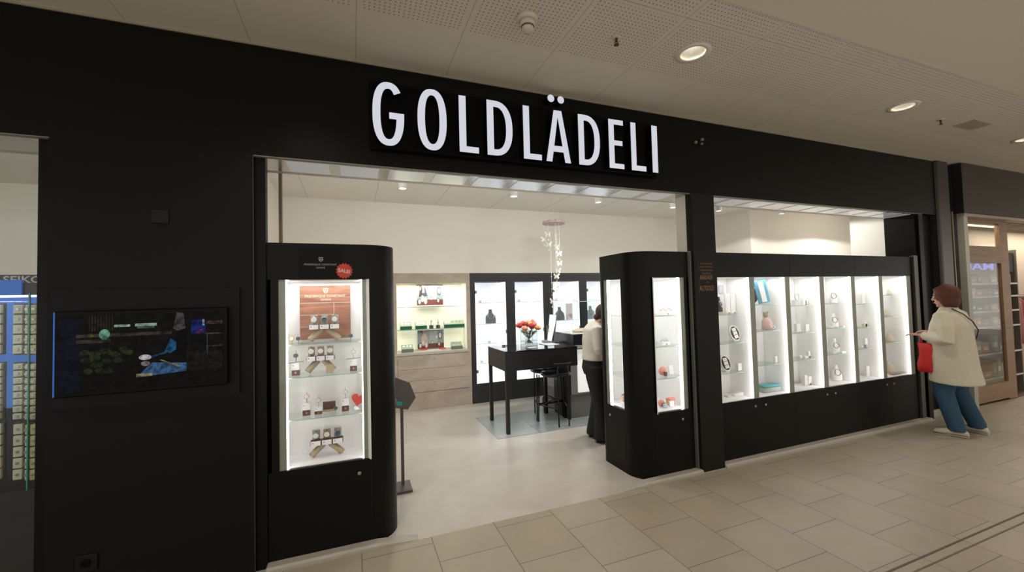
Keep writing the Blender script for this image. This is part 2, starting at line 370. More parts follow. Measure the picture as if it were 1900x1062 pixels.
# ================================================================ FRONT WALL ITEMS
# sign
def sup(cx, cz, rx, rz, n=2.4, a0=0, a1=360, seg=40):
    o = []
    for i in range(seg+1):
        t = math.radians(a0+(a1-a0)*i/seg); c, s = math.cos(t), math.sin(t)
        o.append((cx+rx*math.copysign(abs(c)**(2/n), c), cz+rz*math.copysign(abs(s)**(2/n), s)))
    return o
SW = .054  # stroke
def L_O(x0, x1, z0, z1):
    cx, cz = (x0+x1)/2, (z0+z1)/2
    return [sup(cx, cz, (x1-x0)/2, (z1-z0)/2, seg=48)[:-1], sup(cx, cz, (x1-x0)/2-SW, (z1-z0)/2-SW*.85, seg=48)[:-1]]
def L_D(x0, x1, z0, z1):
    cz = (z0+z1)/2; rz = (z1-z0)/2
    o = [(x0, z0)]+sup(x0+(x1-x0)*.30, cz, (x1-x0)*.70, rz, 2.35, -90, 90, 28)+[(x0, z1)]
    i = [(x0+SW, z0+SW*.9)]+sup(x0+(x1-x0)*.34, cz, (x1-x0)*.66-SW, rz-SW*.9, 2.35, -90, 90, 28)+[(x0+SW, z1-SW*.9)]
    return [o, i]
def L_L(x0, x1, z0, z1): return [[(x0, z0), (x1, z0), (x1, z0+SW*.85), (x0+SW, z0+SW*.85), (x0+SW, z1), (x0, z1)]]
def L_I(x0, x1, z0, z1): return [[(x0, z0), (x1, z0), (x1, z1), (x0, z1)]]
def L_E(x0, x1, z0, z1):
    h = SW*.8; m = (z0+z1)/2+.01
    return [[(x0, z0), (x1, z0), (x1, z0+h), (x0+SW, z0+h), (x0+SW, m-h/2), (x1-.012, m-h/2), (x1-.012, m+h/2), (x0+SW, m+h/2), (x0+SW, z1-h), (x1, z1-h), (x1, z1), (x0, z1)]]
def L_A(x0, x1, z0, z1):
    c = (x0+x1)/2; t = .036; bw = SW*.98
    H = z1-z0; zb0, zb1 = z0+.085, z0+.135
    def innx(z): return (c-x0-bw)*(1-(z-z0)/(H*.86))  # half width of counter
    return [[(x0, z0), (x0+bw, z0), (c-innx(zb0), zb0), (c+innx(zb0), zb0), (x1-bw, z0), (x1, z0), (c+t, z1), (c-t, z1)],
            [(c-innx(zb1), zb1), (c+innx(zb1), zb1), (c+.002, z0+H*.855), (c-.002, z0+H*.855)]]
def L_G(x0, x1, z0, z1):
    cx, cz = (x0+x1)/2, (z0+z1)/2; rx, rz = (x1-x0)/2, (z1-z0)/2
    o = sup(cx, cz, rx, rz, 2.4, 42, 356, 48); i = sup(cx, cz, rx-SW, rz-SW*.85, 2.4, 346, 48, 40)
    zb = cz+.012
    return [o+[(x1, zb), (cx+.005, zb), (cx+.005, zb-SW*.85), (x1-SW, zb-SW*.85)]+i]
SIGN_Y = -.055
def letter(loops, parent, nm='letter', lab=None):
    cu = bpy.data.curves.new('l', 'CURVE'); cu.dimensions = '2D'; cu.fill_mode = 'BOTH'; cu.extrude = .05
    for lp in loops:
        sp = cu.splines.new('POLY'); sp.points.add(len(lp)-1); sp.use_cyclic_u = True
        for p, q in zip(sp.points, lp): p.co = (q[0], q[1], 0, 1)
    t = bpy.data.objects.new('l', cu); SC.collection.objects.link(t)
    dg = bpy.context.evaluated_depsgraph_get(); me = bpy.data.meshes.new_from_object(t.evaluated_get(dg)); bpy.data.objects.remove(t)
    bm = bmesh.new(); bm.from_mesh(me); bmesh.ops.remove_doubles(bm, verts=bm.verts, dist=1e-5)
    bm.normal_update()
    face = bmesh.new(); side = bmesh.new()
    for dst, cond, dy in ((face, lambda n: n.z > .5, 0), (side, lambda n: n.z <= .5, 0)):
        mp = {}
        for f in bm.faces:
            if not cond(f.normal): continue
            vs = []
            for v in f.verts:
                if v not in mp:
                    d = 0 if v.co.z > 0 else .055
                    mp[v] = dst.verts.new((v.co.x, SIGN_Y+d, v.co.y))
                vs.append(mp[v])
            try: dst.faces.new(vs)
            except ValueError: pass
    if dy == 0: pass
    m1 = bpy.data.meshes.new(nm); face.to_mesh(m1); m1.materials.append(sign_face)
    o = bpy.data.objects.new(nm, m1); SC.collection.objects.link(o); o.parent = parent
    # a thin plate: give the face thickness
    md = o.modifiers.new('t', 'SOLIDIFY'); md.thickness = .003; md.offset = 0
    m2 = bpy.data.meshes.new('letter_side'); side.to_mesh(m2); m2.materials.append(blackgloss)
    o2 = bpy.data.objects.new('letter_side', m2); SC.collection.objects.link(o2); o2.parent = o
    tag(o2, 'black side of the letter')
    return o
sign_face = M('sign_face', '#8a8a8a', .4, emit=.66, ecol='#e6ebfa')
sign = empty('shop_sign', (0, 0, 0), 'illuminated white capital letters with black sides on the black shop front', 'sign')
def P(a0, a1): return (a0*.99, a1*.99)
Z0L, Z1L = 1.7+(2.842-1.7)*.99, 1.7+(3.281-1.7)*.99
for fn, a0, a1 in ((L_G, .146, .366), (L_O, .462, .679), (L_L, .776, .929), (L_D, 1.0, 1.214), (L_L, 1.309, 1.469), (L_A, 1.511, 1.741), (L_D, 1.822, 2.035), (L_E, 2.13, 2.284), (L_L, 2.366, 2.526), (L_I, 2.60, 2.662)):
    x0, x1 = P(a0, a1); ov = .012 if fn in (L_G, L_O) else 0
    letter(fn(x0, x1, Z0L-ov, Z1L+ov), sign)
for cx in (1.568*.99, 1.661*.99):
    letter([sup(cx, 1.7+(3.378-1.7)*.99, .031, .031, 2, seg=20)[:-1]], sign, 'umlaut_dot')
b = B(); b.box(.13, 2.66, -.0, .033, 2.80, 3.30); b.build('backing_panel', blackgloss, sign)
b = B(); b.box(.2, 2.6, -.04, .0, 2.80, 2.815); b.build('mounting_rail', blackgloss, sign)
# small round fixings
for i, (px, py, r) in enumerate(((1289, 265, .016), (1301, 260, .016), (1300, 268, .012))):
    p = at(px, py, .03); b = B(); b.lathe([(r, 0), (r, .022), (r*.7, .028)], m=M('fixing_grey', '#77746b', .5), mx=Matrix.Translation((p.x, .033, p.z)) @ Matrix.Rotation(PI/2, 4, 'X'))
    tag(b.build('cable_fixing'), ['small round grey fixing nearest the sign on the black fascia', 'upper round grey fixing right of the sign', 'lower right round grey fixing beside the sign'][i], 'fixing', 'round fixings beside the sign')
# blind cover plate and low socket on the left pillar
b = B(); b.box(-1.13, -1.045, .025, .033, 2.22, 2.305); tag(b.build('cover_plate', M('cover_plate', (.0042, .0042, .007), .4, spec=.25), bevel=.003), 'black square cover plate high on the wide black pillar', 'cover plate')
t = empty('wall_socket', (0, 0, 0), 'black wall socket low on the wide black pillar', 'socket')
b = B(); b.box(-1.465, -1.37, .022, .033, .235, .325); b.build('faceplate', M('cover_plate'  , 0), t, bevel=.003)
b = B(); b.lathe([(.024, 0), (.022, .006)], m=blackgloss, mx=Matrix.Translation((-1.42, .022, .28)) @ Matrix.Rotation(PI/2, 4, 'X')); b.build('outlet', None, t)
# television
t = empty('television', (-1.13, .033, 1.46), 'flat black screen on the wide black pillar showing a dim workshop picture', 'television')
b = B(); b.box(-.45, .455, -.016, 0, -.31, .36); b.build('wall_board', M('tv_board', (.006, .006, .0066), .5, spec=.16), t)
b = B(); b.box(-.41, .40, -.066, -.016, -.238, .24); b.build('housing', blackgloss, t, bevel=.006)
b = B(); b.box(-.408, -.402, -.069, -.06, -.23, .235); b.build('lit_edge', M('tv_blue_edge', '#1f5fb0', .3, emit=.32, ecol='#1560c0'), t)
scr = B(); yy = -.0675
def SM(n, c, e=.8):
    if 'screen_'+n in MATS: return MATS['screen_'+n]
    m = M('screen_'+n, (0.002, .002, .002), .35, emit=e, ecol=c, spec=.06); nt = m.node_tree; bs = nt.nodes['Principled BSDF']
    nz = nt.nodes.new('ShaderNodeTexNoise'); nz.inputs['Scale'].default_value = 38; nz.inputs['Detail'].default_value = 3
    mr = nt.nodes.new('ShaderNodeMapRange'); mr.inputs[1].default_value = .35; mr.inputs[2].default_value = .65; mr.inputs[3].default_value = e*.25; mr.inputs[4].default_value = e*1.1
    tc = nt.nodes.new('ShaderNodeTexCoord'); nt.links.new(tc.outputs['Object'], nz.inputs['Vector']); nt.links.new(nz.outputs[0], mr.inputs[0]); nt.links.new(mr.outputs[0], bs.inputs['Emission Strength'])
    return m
def sp(pts, m, k=[0]):
    k[0] += 1; scr.quad([(p[0], yy-.00008*k[0], p[1]) for p in pts], m)
def sr(x0, x1, z0, z1, m): sp([(x0, z0), (x1, z0), (x1, z1), (x0, z1)], m)
def se(cx, cz, rx, rz, m, n=14): sp([(cx+rx*math.cos(2*PI*i/n), cz+rz*math.sin(2*PI*i/n)) for i in range(n)], m)
# picture coordinates: crop pixel (150..1500, 240..900) -> screen metres
def SX(x): return -.41+(x-130)*(.81/1400)
def SZ(z): return .228-(z-245)*(.466/690)
def R(x0, x1, y0, y1, m): sr(SX(x0), SX(x1), SZ(y1), SZ(y0), m)
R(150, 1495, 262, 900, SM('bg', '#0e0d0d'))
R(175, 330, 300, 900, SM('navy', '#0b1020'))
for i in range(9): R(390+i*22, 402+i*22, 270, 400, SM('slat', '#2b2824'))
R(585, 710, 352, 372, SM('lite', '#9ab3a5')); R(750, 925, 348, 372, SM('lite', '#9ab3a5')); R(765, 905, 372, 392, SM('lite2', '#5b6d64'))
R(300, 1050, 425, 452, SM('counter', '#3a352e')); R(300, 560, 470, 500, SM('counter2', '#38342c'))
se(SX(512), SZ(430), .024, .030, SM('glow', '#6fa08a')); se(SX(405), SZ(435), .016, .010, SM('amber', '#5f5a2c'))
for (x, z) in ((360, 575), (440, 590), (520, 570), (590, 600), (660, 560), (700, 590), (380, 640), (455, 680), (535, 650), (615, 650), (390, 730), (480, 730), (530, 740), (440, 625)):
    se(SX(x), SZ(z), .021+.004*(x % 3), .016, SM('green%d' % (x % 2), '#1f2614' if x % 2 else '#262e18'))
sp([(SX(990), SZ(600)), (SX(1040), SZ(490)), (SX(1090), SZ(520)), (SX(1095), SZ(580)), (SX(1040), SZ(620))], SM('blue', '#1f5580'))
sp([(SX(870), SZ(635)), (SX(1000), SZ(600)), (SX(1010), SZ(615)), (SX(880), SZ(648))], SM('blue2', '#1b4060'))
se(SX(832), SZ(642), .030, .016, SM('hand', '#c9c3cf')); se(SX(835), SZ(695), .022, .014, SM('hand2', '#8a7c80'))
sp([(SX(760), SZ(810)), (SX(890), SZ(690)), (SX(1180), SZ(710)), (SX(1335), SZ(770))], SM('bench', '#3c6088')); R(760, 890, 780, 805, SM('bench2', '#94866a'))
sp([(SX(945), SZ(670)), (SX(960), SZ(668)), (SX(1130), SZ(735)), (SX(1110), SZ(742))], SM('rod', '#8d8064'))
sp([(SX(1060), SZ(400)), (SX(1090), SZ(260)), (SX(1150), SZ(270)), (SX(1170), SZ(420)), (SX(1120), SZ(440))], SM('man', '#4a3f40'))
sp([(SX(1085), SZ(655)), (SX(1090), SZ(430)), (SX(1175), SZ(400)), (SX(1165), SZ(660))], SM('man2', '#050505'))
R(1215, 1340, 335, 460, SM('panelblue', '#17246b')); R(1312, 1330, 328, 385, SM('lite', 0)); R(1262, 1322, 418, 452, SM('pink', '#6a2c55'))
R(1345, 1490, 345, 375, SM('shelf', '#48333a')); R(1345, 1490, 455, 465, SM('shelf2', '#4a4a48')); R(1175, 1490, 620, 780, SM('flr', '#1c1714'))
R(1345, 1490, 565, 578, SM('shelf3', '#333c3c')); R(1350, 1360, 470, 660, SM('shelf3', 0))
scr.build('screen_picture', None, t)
# ================================================================ DISPLAY CABINETS
def offs(path, d):
    """offset an open polyline to its left by d"""
    o = []
    for i, p in enumerate(path):
        a = Vector(path[max(i-1, 0)]); c = Vector(path[min(i+1, len(path)-1)]); t = (c-a).normalized(); n = Vector((-t.y, t.x))
        o.append((p[0]+n.x*d, p[1]+n.y*d))
    return o
def band(b, path, d, z0, z1, m): b.prism(path+offs(path, d)[::-1], z0, z1, m)
def arc(cx, cy, r, a0, a1, n=14): return [(cx+r*math.cos(math.radians(a0+(a1-a0)*i/n)), cy+r*math.sin(math.radians(a0+(a1-a0)*i/n))) for i in range(n+1)]
ZB, ZT, ZH = .60, 1.875, 2.125
lining = M('white_lining', '#f4f4f2', .6, noise=.01)
litfloor = M('white_cabinet_floor', '#f6f4f8', .5, noise=.01)
brass = M('brass_lock', '#b3a98c', .35, metal=.7)
seamdark = M('panel_seam', (.002, .002, .002), .6)
def lock(b_or_parent, x, z, y, rot=0, side=False):
    b = B(); mx = Matrix.Translation((x, y, z)) @ (Matrix.Rotation(PI/2, 4, 'X') if not side else Matrix.Rotation(-PI/2, 4, 'Y'))
    b.lathe([(.0125, -.002), (.0125, .004), (.010, .006)], m=brass, seg=16, mx=mx); b.box(-.0015, .0015, -.006, .006, .0058, .0066, seamdark, mx)
    return b.build('lock', None, b_or_parent)
def vit_lamp(x, y, z, sx, sy, e, tgt=None):
    lamp('cabinet_lamp', 'AREA', (x, y, z), e, (1, .985, .98), sx, sy, target=tgt or (x, y, 0))
def rounded_vitrine(mirror, x_wall, x_side, side_open, shelves, label):
    s = -1 if mirror else 1   # right vitrine: side to the left
    # build in a frame where the side faces -x
    def fx(x): return x_side+(x-0)*s if not mirror else x_side-(x)
    wdt = abs(x_wall-x_side)
    t = empty('display_cabinet', (x_side+s*wdt/2 if not mirror else x_side-wdt/2, .4, 0), label, 'display cabinet')
    ox = t.location.x
    def T(pts):
        q = [((x_side+x if not mirror else x_side-x)-ox, y-.4) for x, y in pts]
        return q
    outer = [(wdt, .08), (.21, .08)]+arc(.21, .29, .21, 270, 180)[1:]+[(0, .63)]+arc(.09, .63, .09, 180, 90)[1:]+[(wdt, .72)]
    def BD(path, d, z0, z1, m, b): 
        pp = path+offs(path, -d)[::-1]; b.prism(T(pp), z0, z1, m)
    b = B(); b.prism(T(outer), 0, ZB, None); b.prism(T(outer), ZT, ZH, None)
    fr0, fr1 = (.10, .605) if mirror else (.185, .585)     # front opening, measured from the side face
    if mirror: fr0, fr1 = .19, .765
    A = [(wdt, .08), (fr1, .08)]
    Bc = [(fr0, .08), (.21, .08)]+arc(.21, .29, .21, 270, 180)[1:] if fr0 > .21 else [p for p in [(fr0, .081)]+arc(.21, .29, .21, 268, 180)]
    if side_open: Bc += [(0, .305)]; Cc = [(0, .615), (0, .63)]+arc(.09, .63, .09, 180, 90)[1:]+[(wdt, .72), (wdt, .08)]
    else: Cc = None; Bc += [(0, .63)]+arc(.09, .63, .09, 180, 90)[1:]+[(wdt, .72), (wdt, .08)]
    for path in (A, Bc, Cc):
        if path: BD(path, .02, ZB, ZT, None, b)
    b.build('body', black, t)
    b = B()
    for path in (A, Bc, Cc):
        if path: BD(offs(path, -.021), .008, ZB, ZT, None, b)
    b.build('lining', lining, t)
    ins = offs(outer, -.03)
    b = B(); b.prism(T(ins), ZB+.0005, ZB+.006); b.build('cabinet_floor', litfloor, t)
    b = B(); b.prism(T(ins), ZT-.006, ZT-.0005); b.build('cabinet_ceiling', lining, t)
    if mirror:
        bb = B(); bb.box(*sorted((T([(.06, 0)])[0][0], T([(wdt-.03, 0)])[0][0])), .36-.4, .37-.4, ZB, ZT); bb.build('back_panel', lining, t)
    for z in shelves:
        b = B(); sh = offs(outer, -.045)
        if mirror: pts = [(wdt-.05, .115), (.10, .115), (.10, .355), (wdt-.05, .355)]
        else: pts = [p for p in sh]
        b.prism(T(pts), z-.006, z); o = b.build('shelf', shelfglass, t)
        b = B(); q = T(pts)
        if mirror: b.box(*sorted((q[0][0], q[1][0])), q[0][1]-.0015, q[0][1], z-.006, z); b.build('shelf_edge', glassedge, o)
        else: b.box(*sorted((q[0][0], q[1][0])), q[0][1]-.0015, q[0][1], z-.006, z); b.build('shelf_edge', glassedge, o)
    b = B(); b.box(*sorted((T([(fr0+.002, 0)])[0][0], T([(fr1-.002, 0)])[0][0])), .083-.4, .088-.4, ZB, ZT); b.build('glass_pane', glass, t)
    # grey profiles and light strips either side of the window
    def vbar(xa, xb, ya, yb, nm, m):
        b = B(); q = T([(xa, ya), (xb, yb)]); b.box(*sorted((q[0][0], q[1][0])), *sorted((q[0][1], q[1][1])), ZB+.001, ZT-.001); b.build(nm, m, t)
    if mirror:
        vbar(fr1-.042, fr1, .09, .115, 'side_profile', greyprof); vbar(fr0, fr0+.046, .09, .115, 'side_profile', greyprof)
        vbar(fr1-.052, fr1-.043, .10, .112, 'light_strip', strip); vbar(fr0+.047, fr0+.054, .10, .112, 'light_strip', strip)
    else:
        vbar(fr1-.05, fr1, .09, .115, 'side_profile', greyprof); vbar(fr1-.07, fr1-.052, .10, .112, 'light_strip', strip)
        vbar(fr0, fr0+.008, .09, .10, 'light_strip', strip)
    if side_open:
        b = B(); q = T([(.003, 0), (.008, 0)]); b.box(*sorted((q[0][0], q[1][0])), .307-.4, .613-.4, ZB, ZT); b.build('glass_pane', glass, t)
        vbar(.012, .04, .555, .612, 'side_profile', greyprof); vbar(.012, .03, .53, .552, 'light_strip', strip)
        # doors as fine seams
        b = B()
        q = T([(-.0006, 0)]); xx = q[0][0]; b.bm.free(); b = B()
        pts = [(xx, -.095, ZB), (xx, -.095, .09), (xx, .215, .09), (xx, .215, ZB)]
        b.tube(pts, .0016, seg=4); b.build('door_seam', seamdark, t)
    lx = fr1 if mirror else fr0
    b = B(); q = T([(fr0, 0), (fr1, 0)])
    for xx in (q[0][0],):
        b.box(xx-.001, xx+.001, .0795-.4, .0805-.4, .004, ZB)
    b.build('door_seam', seamdark, t)
    return t, T
SHL = [at(600, 637, .115).z, at(600, 697, .115).z, at(600, 774, .115).z]
tL, TL = rounded_vitrine(True, -.532, .298, False, SHL, 'black rounded display cabinet left of the entrance with lit watches inside')
lock(tL, .028-tL.location.x, .507, .08-.4)
SHR = [at(1235, 585, .2).z, at(1235, 641, .2).z, at(1235, 699, .2).z]
tR, TR = rounded_vitrine(False, 3.068, 2.435, True, SHR, 'black rounded corner display cabinet right of the entrance, lit on two sides')
lock(tR, 2.934-tR.location.x, .514, .08-.4)
lock(tR, 2.434-tR.location.x, .50, .55-.4, side=True)
vit_lamp(-.18, .24, ZT-.012, .5, .16, 1.8); vit_lamp(2.76, .4, ZT-.012, .4, .3, 1.6)
# raised brand panel and lettering on the left cabinet
def shield(b, cx, z0, w_, h, y, m):
    pts = [(cx-w_/2, z0+h), (cx-w_/2, z0+h*.4), (cx-w_*.3, z0+h*.12), (cx, z0), (cx+w_*.3, z0+h*.12), (cx+w_/2, z0+h*.4), (cx+w_/2, z0+h)]
    n = len(pts); a = [b.bm.verts.new((p[0], y, p[1])) for p in pts]; c = [b.bm.verts.new((p[0], y-.001, p[1])) for p in pts]; k = b.mi(m)
    b.bm.faces.new(a).material_index = k; b.bm.faces.new(c).material_index = k
    for i in range(n): b.bm.faces.new([a[i], a[(i+1) % n], c[(i+1) % n], c[i]]).material_index = k
def crest(nm, cx, z0, w_, h, y, m, m2, parent):
    b = B(); shield(b, cx, z0, w_, h, y, m); shield(b, cx-w_*.2, z0+h*.5, w_*.25, h*.32, y-.001, m2); shield(b, cx+w_*.2, z0+h*.5, w_*.25, h*.32, y-.001, m2); shield(b, cx, z0+h*.16, w_*.28, h*.28, y-.001, m2)
    return b.build(nm, None, parent)
ox, oy = tL.location.x, .4
lett = M('silver_print', '#8f8f8c', .5)
b = B(); b.box(-.345-ox, -.066-ox, .0775-oy, .08-oy, 1.885, 2.09); pn = b.build('name_panel', M('name_panel_black', (.0032, .0032, .0032), .5, spec=.15), tL)
text_mesh('lettering', 'FREDERIQUE CONSTANT', lett, (-.310-ox, -.102-ox, 1.971, 1.985), pn, .001, y=.0765-oy, bold=.01)
text_mesh('lettering', 'GENEVE', lett, (-.233-ox, -.178-ox, 1.951, 1.962), pn, .001, y=.0765-oy, bold=.01)
crest('emblem', -.204-ox, 1.998, .028, .031, .0765-oy, lett, blackgloss, pn)
# sale sticker
t = empty('sale_sticker', (-.054, .076, 1.934), 'round red jagged sale sticker on the black cabinet header', 'sticker')
b = B(); pts = [((.058 if i % 2 else .047)*math.cos(2*PI*i/32), (.058 if i % 2 else .047)*math.sin(2*PI*i/32)) for i in range(32)]
b.prism(pts, 0, .001, mx=Matrix.Rotation(PI/2, 4, 'X')); b.build('disc', M('sale_red', '#b93a30', .5), t)
text_mesh('lettering', 'SALE!', M('sale_print', '#d8b9b4', .6), (-.040, .038, -.013, .013), t, .001, y=-.0022, bold=.03, skew=-.18)
# ---- three black cabinets of the window run
def window_cabinet(x0, x1, bars, lock_x, label, ends):
    cx = (x0+x1)/2; t = empty('window_cabinet', (cx, .22, 0), label, 'display cabinet', 'black window display cabinets')
    o = lambda x: x-cx; D = .40-.22; F = .08-.22
    b = B(); b.box(o(x0)+.001, o(x1)-.001, F, D, 0.0, ZB); b.box(o(x0)+.001, o(x1)-.001, F, D, ZT, 2.125)
    b.box(o(x0)+.001, o(x1)-.001, D-.01, D, ZB, ZT)
    if ends[0]: b.box(o(x0)+.001, o(x0)+.05, F, D-.01, ZB, ZT)
    if ends[1]: b.box(o(x1)-.05, o(x1)-.001, F, D-.01, ZB, ZT)
    b.build('body', black, t)
    b = B(); b.box(o(x0)+.052, o(x1)-.052, D-.018, D-.011, ZB+.001, ZT-.001); b.build('back_panel', lining, t)
    b = B(); b.box(o(x0)+.003, o(x1)-.003, F+.012, D-.02, ZB+.0005, ZB+.006); b.build('cabinet_floor', litfloor, t)
    b = B(); b.box(o(x0)+.003, o(x1)-.003, F+.012, D-.02, ZT-.006, ZT-.0005); b.build('cabinet_ceiling', lining, t)
    for (a, c) in bars:
        b = B(); b.box(o(a)+.014, o(c)-.014, F+.03, D-.02, ZB+.007, ZT-.007); b.build('partition', lining, t)
        b = B(); b.box(o(a), o(c), F+.004, F+.028, ZB+.001, ZT-.001); b.build('mullion', greyprof, t)
        b = B(); b.box(o(a)-.014, o(a)-.001, F+.012, F+.026, ZB+.007, ZT-.007); b.build('light_strip', strip, t)
    edges = [x0+.05 if ends[0] else x0]+[v for ac in bars for v in ac]+[x1-.05 if ends[1] else x1]
    for a, c in zip(edges[::2], edges[1::2]):
        if c-a < .1: continue
        b = B(); b.box(o(a)+.001, o(c)-.001, F+.005, F+.009, ZB+.001, ZT-.001); b.build('glass_pane', glass, t)
    for (sa, sb, sc1, sc2) in ((-.001, .001, .004, ZB), (-.001, .001, ZT, 2.12), (o(x0), o(x0)+.002, .004, ZB)):
        b = B(); b.box(sa, sb, F-.0006, F+.001, sc1, sc2); b.build('door_seam', seamdark, t)
    for lx in lock_x: lock(t, lx-cx, .522, F)
    return t, cx
runs = [(3.384, 4.512, [(3.895, 3.968), (4.438, 4.510)], (3.903, 4.053), 'black window cabinet beside the pillar with oval and turquoise jewellery displays', (0, 0)),
        (4.514, 5.652, [(5.01, 5.085), (5.58, 5.650)], (5.04, 5.187), 'black window cabinet in the middle of the run with white necklace busts', (0, 0)),
        (5.654, 6.86, [(6.125, 6.197), (6.715, 6.80)], (6.17, 6.316), 'black window cabinet at the far end of the run with beige shell displays', (0, 1))]
COMP = []   # compartments (xa, xb, shelf heights, parent, cx)
SHZ = [[(1370, 583), (1370, 636), (1362, 692)], [(1425, 565), (1425, 614), (1425, 677)], [(1490, 567), (1490, 618), (1490, 668)], [(1555, 563), (1555, 609), (1560, 657)], [(1605, 564), (1605, 608), (1605, 647)], [(1655, 548), (1655, 588), (1655, 636)]]
ci = 0
for r_ in runs:
    t, cx = window_cabinet(*r_)
    xs_ = [(r_[0]+.004, r_[2][0][0]), (r_[2][0][1], r_[2][1][0])]
    for (a, c) in xs_:
        zz = []
        for (px, py) in SHZ[ci]:
            z = at(px, py, .16).z; zz.append(z)
            b = B(); b.box(a-cx+.004, c-cx-.006, .16-.22, .375-.22, z-.006, z); sh = b.build('shelf', shelfglass, t)
            b = B(); b.box(a-cx+.004, c-cx-.006, .1585-.22, .16-.22, z-.006, z); b.build('shelf_edge', glassedge, sh)
        COMP.append((a, c, zz)); ci += 1
        vit_lamp((a+c)/2, .22, ZT-.012, .4, .1, .95)
# pillar text in dull bronze
bronze = M('bronze_print', '#7c5638', .5)
t = empty('pillar_lettering', (3.25, .02, 1.88), 'dull bronze lettering on the narrow black pillar', 'lettering')
def PT(px, py): p = at(px, py, .02); return p.x-3.25, p.z-1.88
for i, (a, c) in enumerate(((3.172, 3.318), (3.160, 3.332), (3.170, 3.322), (3.185, 3.30))):
    z = 2.003-.032*i-1.88
    s_ = ['GUTSCHEINE UND', 'UHREN SCHMUCK', 'REPARATUREN', 'TRAURINGE'][i]
    text_mesh('small_line', s_, bronze, (a-3.25, c-3.25, z-.008, z+.008), t, .001, y=-.0015)
a0, z0 = PT(1299, 530); a1, z1 = PT(1322, 518); text_mesh('word', 'ANKAUF', bronze, (a0, a1, -.034, .012), t, .001, y=-.0015, bold=.02)
text_mesh('word', 'VON', bronze, (-.015, .012, -.064, -.052), t, .001, y=-.0015)
text_mesh('word', 'ALTGOLD', bronze, (a0-.008, a1+.012, -.142, -.092), t, .001, y=-.0015, bold=.02)
b = B(); b.box(-.105, -.102, -.001, 0, -.16, 0.0); b.box(-.107, -.104, -.001, 0, .03, .15); b.build('thin_rule', M('rule_grey', '#3a3a36', .4), t)
# ================================================================ CABINET CONTENTS
rnd = random.Random(3)
def bust(x, y, z, h, m, label, cord=None, rz=0, group=None, sc=1):
    t = empty('necklace_bust', (x, y, z), label, 'jewellery bust', group, rz)
    b = B(); w_ = h*.36*sc
    prof = [(0, .46, .30), (.06, .50, .30), (.3, .50, .28), (.52, .46, .24), (.66, .30, .2), (.74, .19, .17), (.9, .16, .15), (1.0, .17, .15)]
    b.rings([[Vector((w_*rx*1.3*math.cos(2*PI*k/16), h*.35*ry*math.sin(2*PI*k/16)-(.10*h*(1-zz)), h*zz)) for k in range(16)] for zz, rx, ry in prof]); b.build('bust', m, t)
    if cord:
        b = B(); n = 18; pts = []
        for i in range(n):
            a = 2*PI*i/n; u = math.sin(a); v = math.cos(a)
            zz = h*(.53+.19*v); pts.append((w_*.40*u, -h*.145-.012*h*(1-v)+(.06*h if v > .5 else 0), zz))
        b.tube(pts, h*.02, closed=True, seg=6); nb = b.build('necklace', cord, t)
        b = B(); b.ball((0, -h*.175, h*.33), h*.03, seg=8, rg=6); b.build('pendant', silver, nb)
    return t
def block(x, y, z, sx, sy, sz, m, nm, label, cat, group=None, rz=0, tilt=0, extra=None):
    b = B(); b.box(-sx/2, sx/2, -sy/2, sy/2, 0, sz)
    o = b.build(nm, m, None, (x, y, z), bevel=.0015, rot=(tilt, 0, rz)); tag(o, label, cat, group)
    if extra: extra(o)
    return o
wd = M('white_display', '#e9e9e6', .45); vel = M('black_velvet', '#2a2a2b', .85); cream = M('cream_display', '#d9cbaa', .6)
turq = M('turquoise_card', '#3f93ad', .5); turq2 = M('turquoise_light', '#5fb0b6', .5); pink = M('pink_card', '#d9b3ab', .6); redp = M('coral_red', '#e0493c', .45)
def oval(x, y, z, rx, rz_, label, tilt=0):
    t = empty('oval_picture_stand', (x, y, z), label, 'oval display', rz=0)
    mx = Matrix.Translation((0, 0, rz_+.004)) @ Matrix.Rotation(-.25, 4, 'X') @ Matrix.Rotation(tilt, 4, 'Y')
    b = B(); pts = sup(0, 0, rx, rz_, 2, seg=32)[:-1]; pi = sup(0, 0, rx*.84, rz_*.86, 2, seg=32)[:-1]
    m3 = mx @ Matrix.Rotation(PI/2, 4, 'X')
    for (q, z0, z1, m) in ((pts, 0, .012, wd), (pi, .012, .014, vel)): b.prism(q, z0, z1, m, m3)
    b.build('oval_plate', None, t)
    for i in range(3):
        for j in range(2):
            b = B(); b.box(-rx*.42+j*rx*.42, -rx*.02+j*rx*.42, -.017, -.0145, -rz_*.66+i*rz_*.46, -rz_*.26+i*rz_*.46, mx=mx); b.build('white_photo', wd, t)
    b = B(); b.box(-.02, .02, -.01, .03, 0, .01); b.build('foot', silver, t)
_before = set(SC.objects)
# compartment 1
a, c, zz = COMP[0]; y = .25
bust(3.455, y, zz[0], .16, vel, 'black velvet bust with silver cross chain beside the pillar', silver, rz=.3)
block(3.455, y, zz[0]-.028, .12, .08, .026, cream, 'cream_plinth', 'cream plinth under the black velvet bust', 'plinth')
bpy.data.objects['cream_plinth'].location.z = zz[0]+.0005; bpy.data.objects['necklace_bust'].location.z = zz[0]+.028
for i, x in enumerate((3.57, 3.66)):
    o = block(x, .27, zz[0]+.001, .07, .012, .22, wd, 'earring_stand', ['tall white earring stand beside the black velvet bust', 'tall white earring stand nearest the first light strip'][i], 'jewellery stand', 'white earring stands')
    def ex(o):
        b = B(); b.ball((0, -.02, .008), .007, seg=8, rg=5); b.build('earring', M('dark_gem', '#4b4b4b', .3), o)
    ex(o)
p = at(1340, 536, .36)
block(p.x, .37, p.z-.05, .07, .002, .09, M('lilac_photo', '#c9c6d2', .5), 'photo_card', 'small lilac photo card on the back wall above the black bust', 'card')
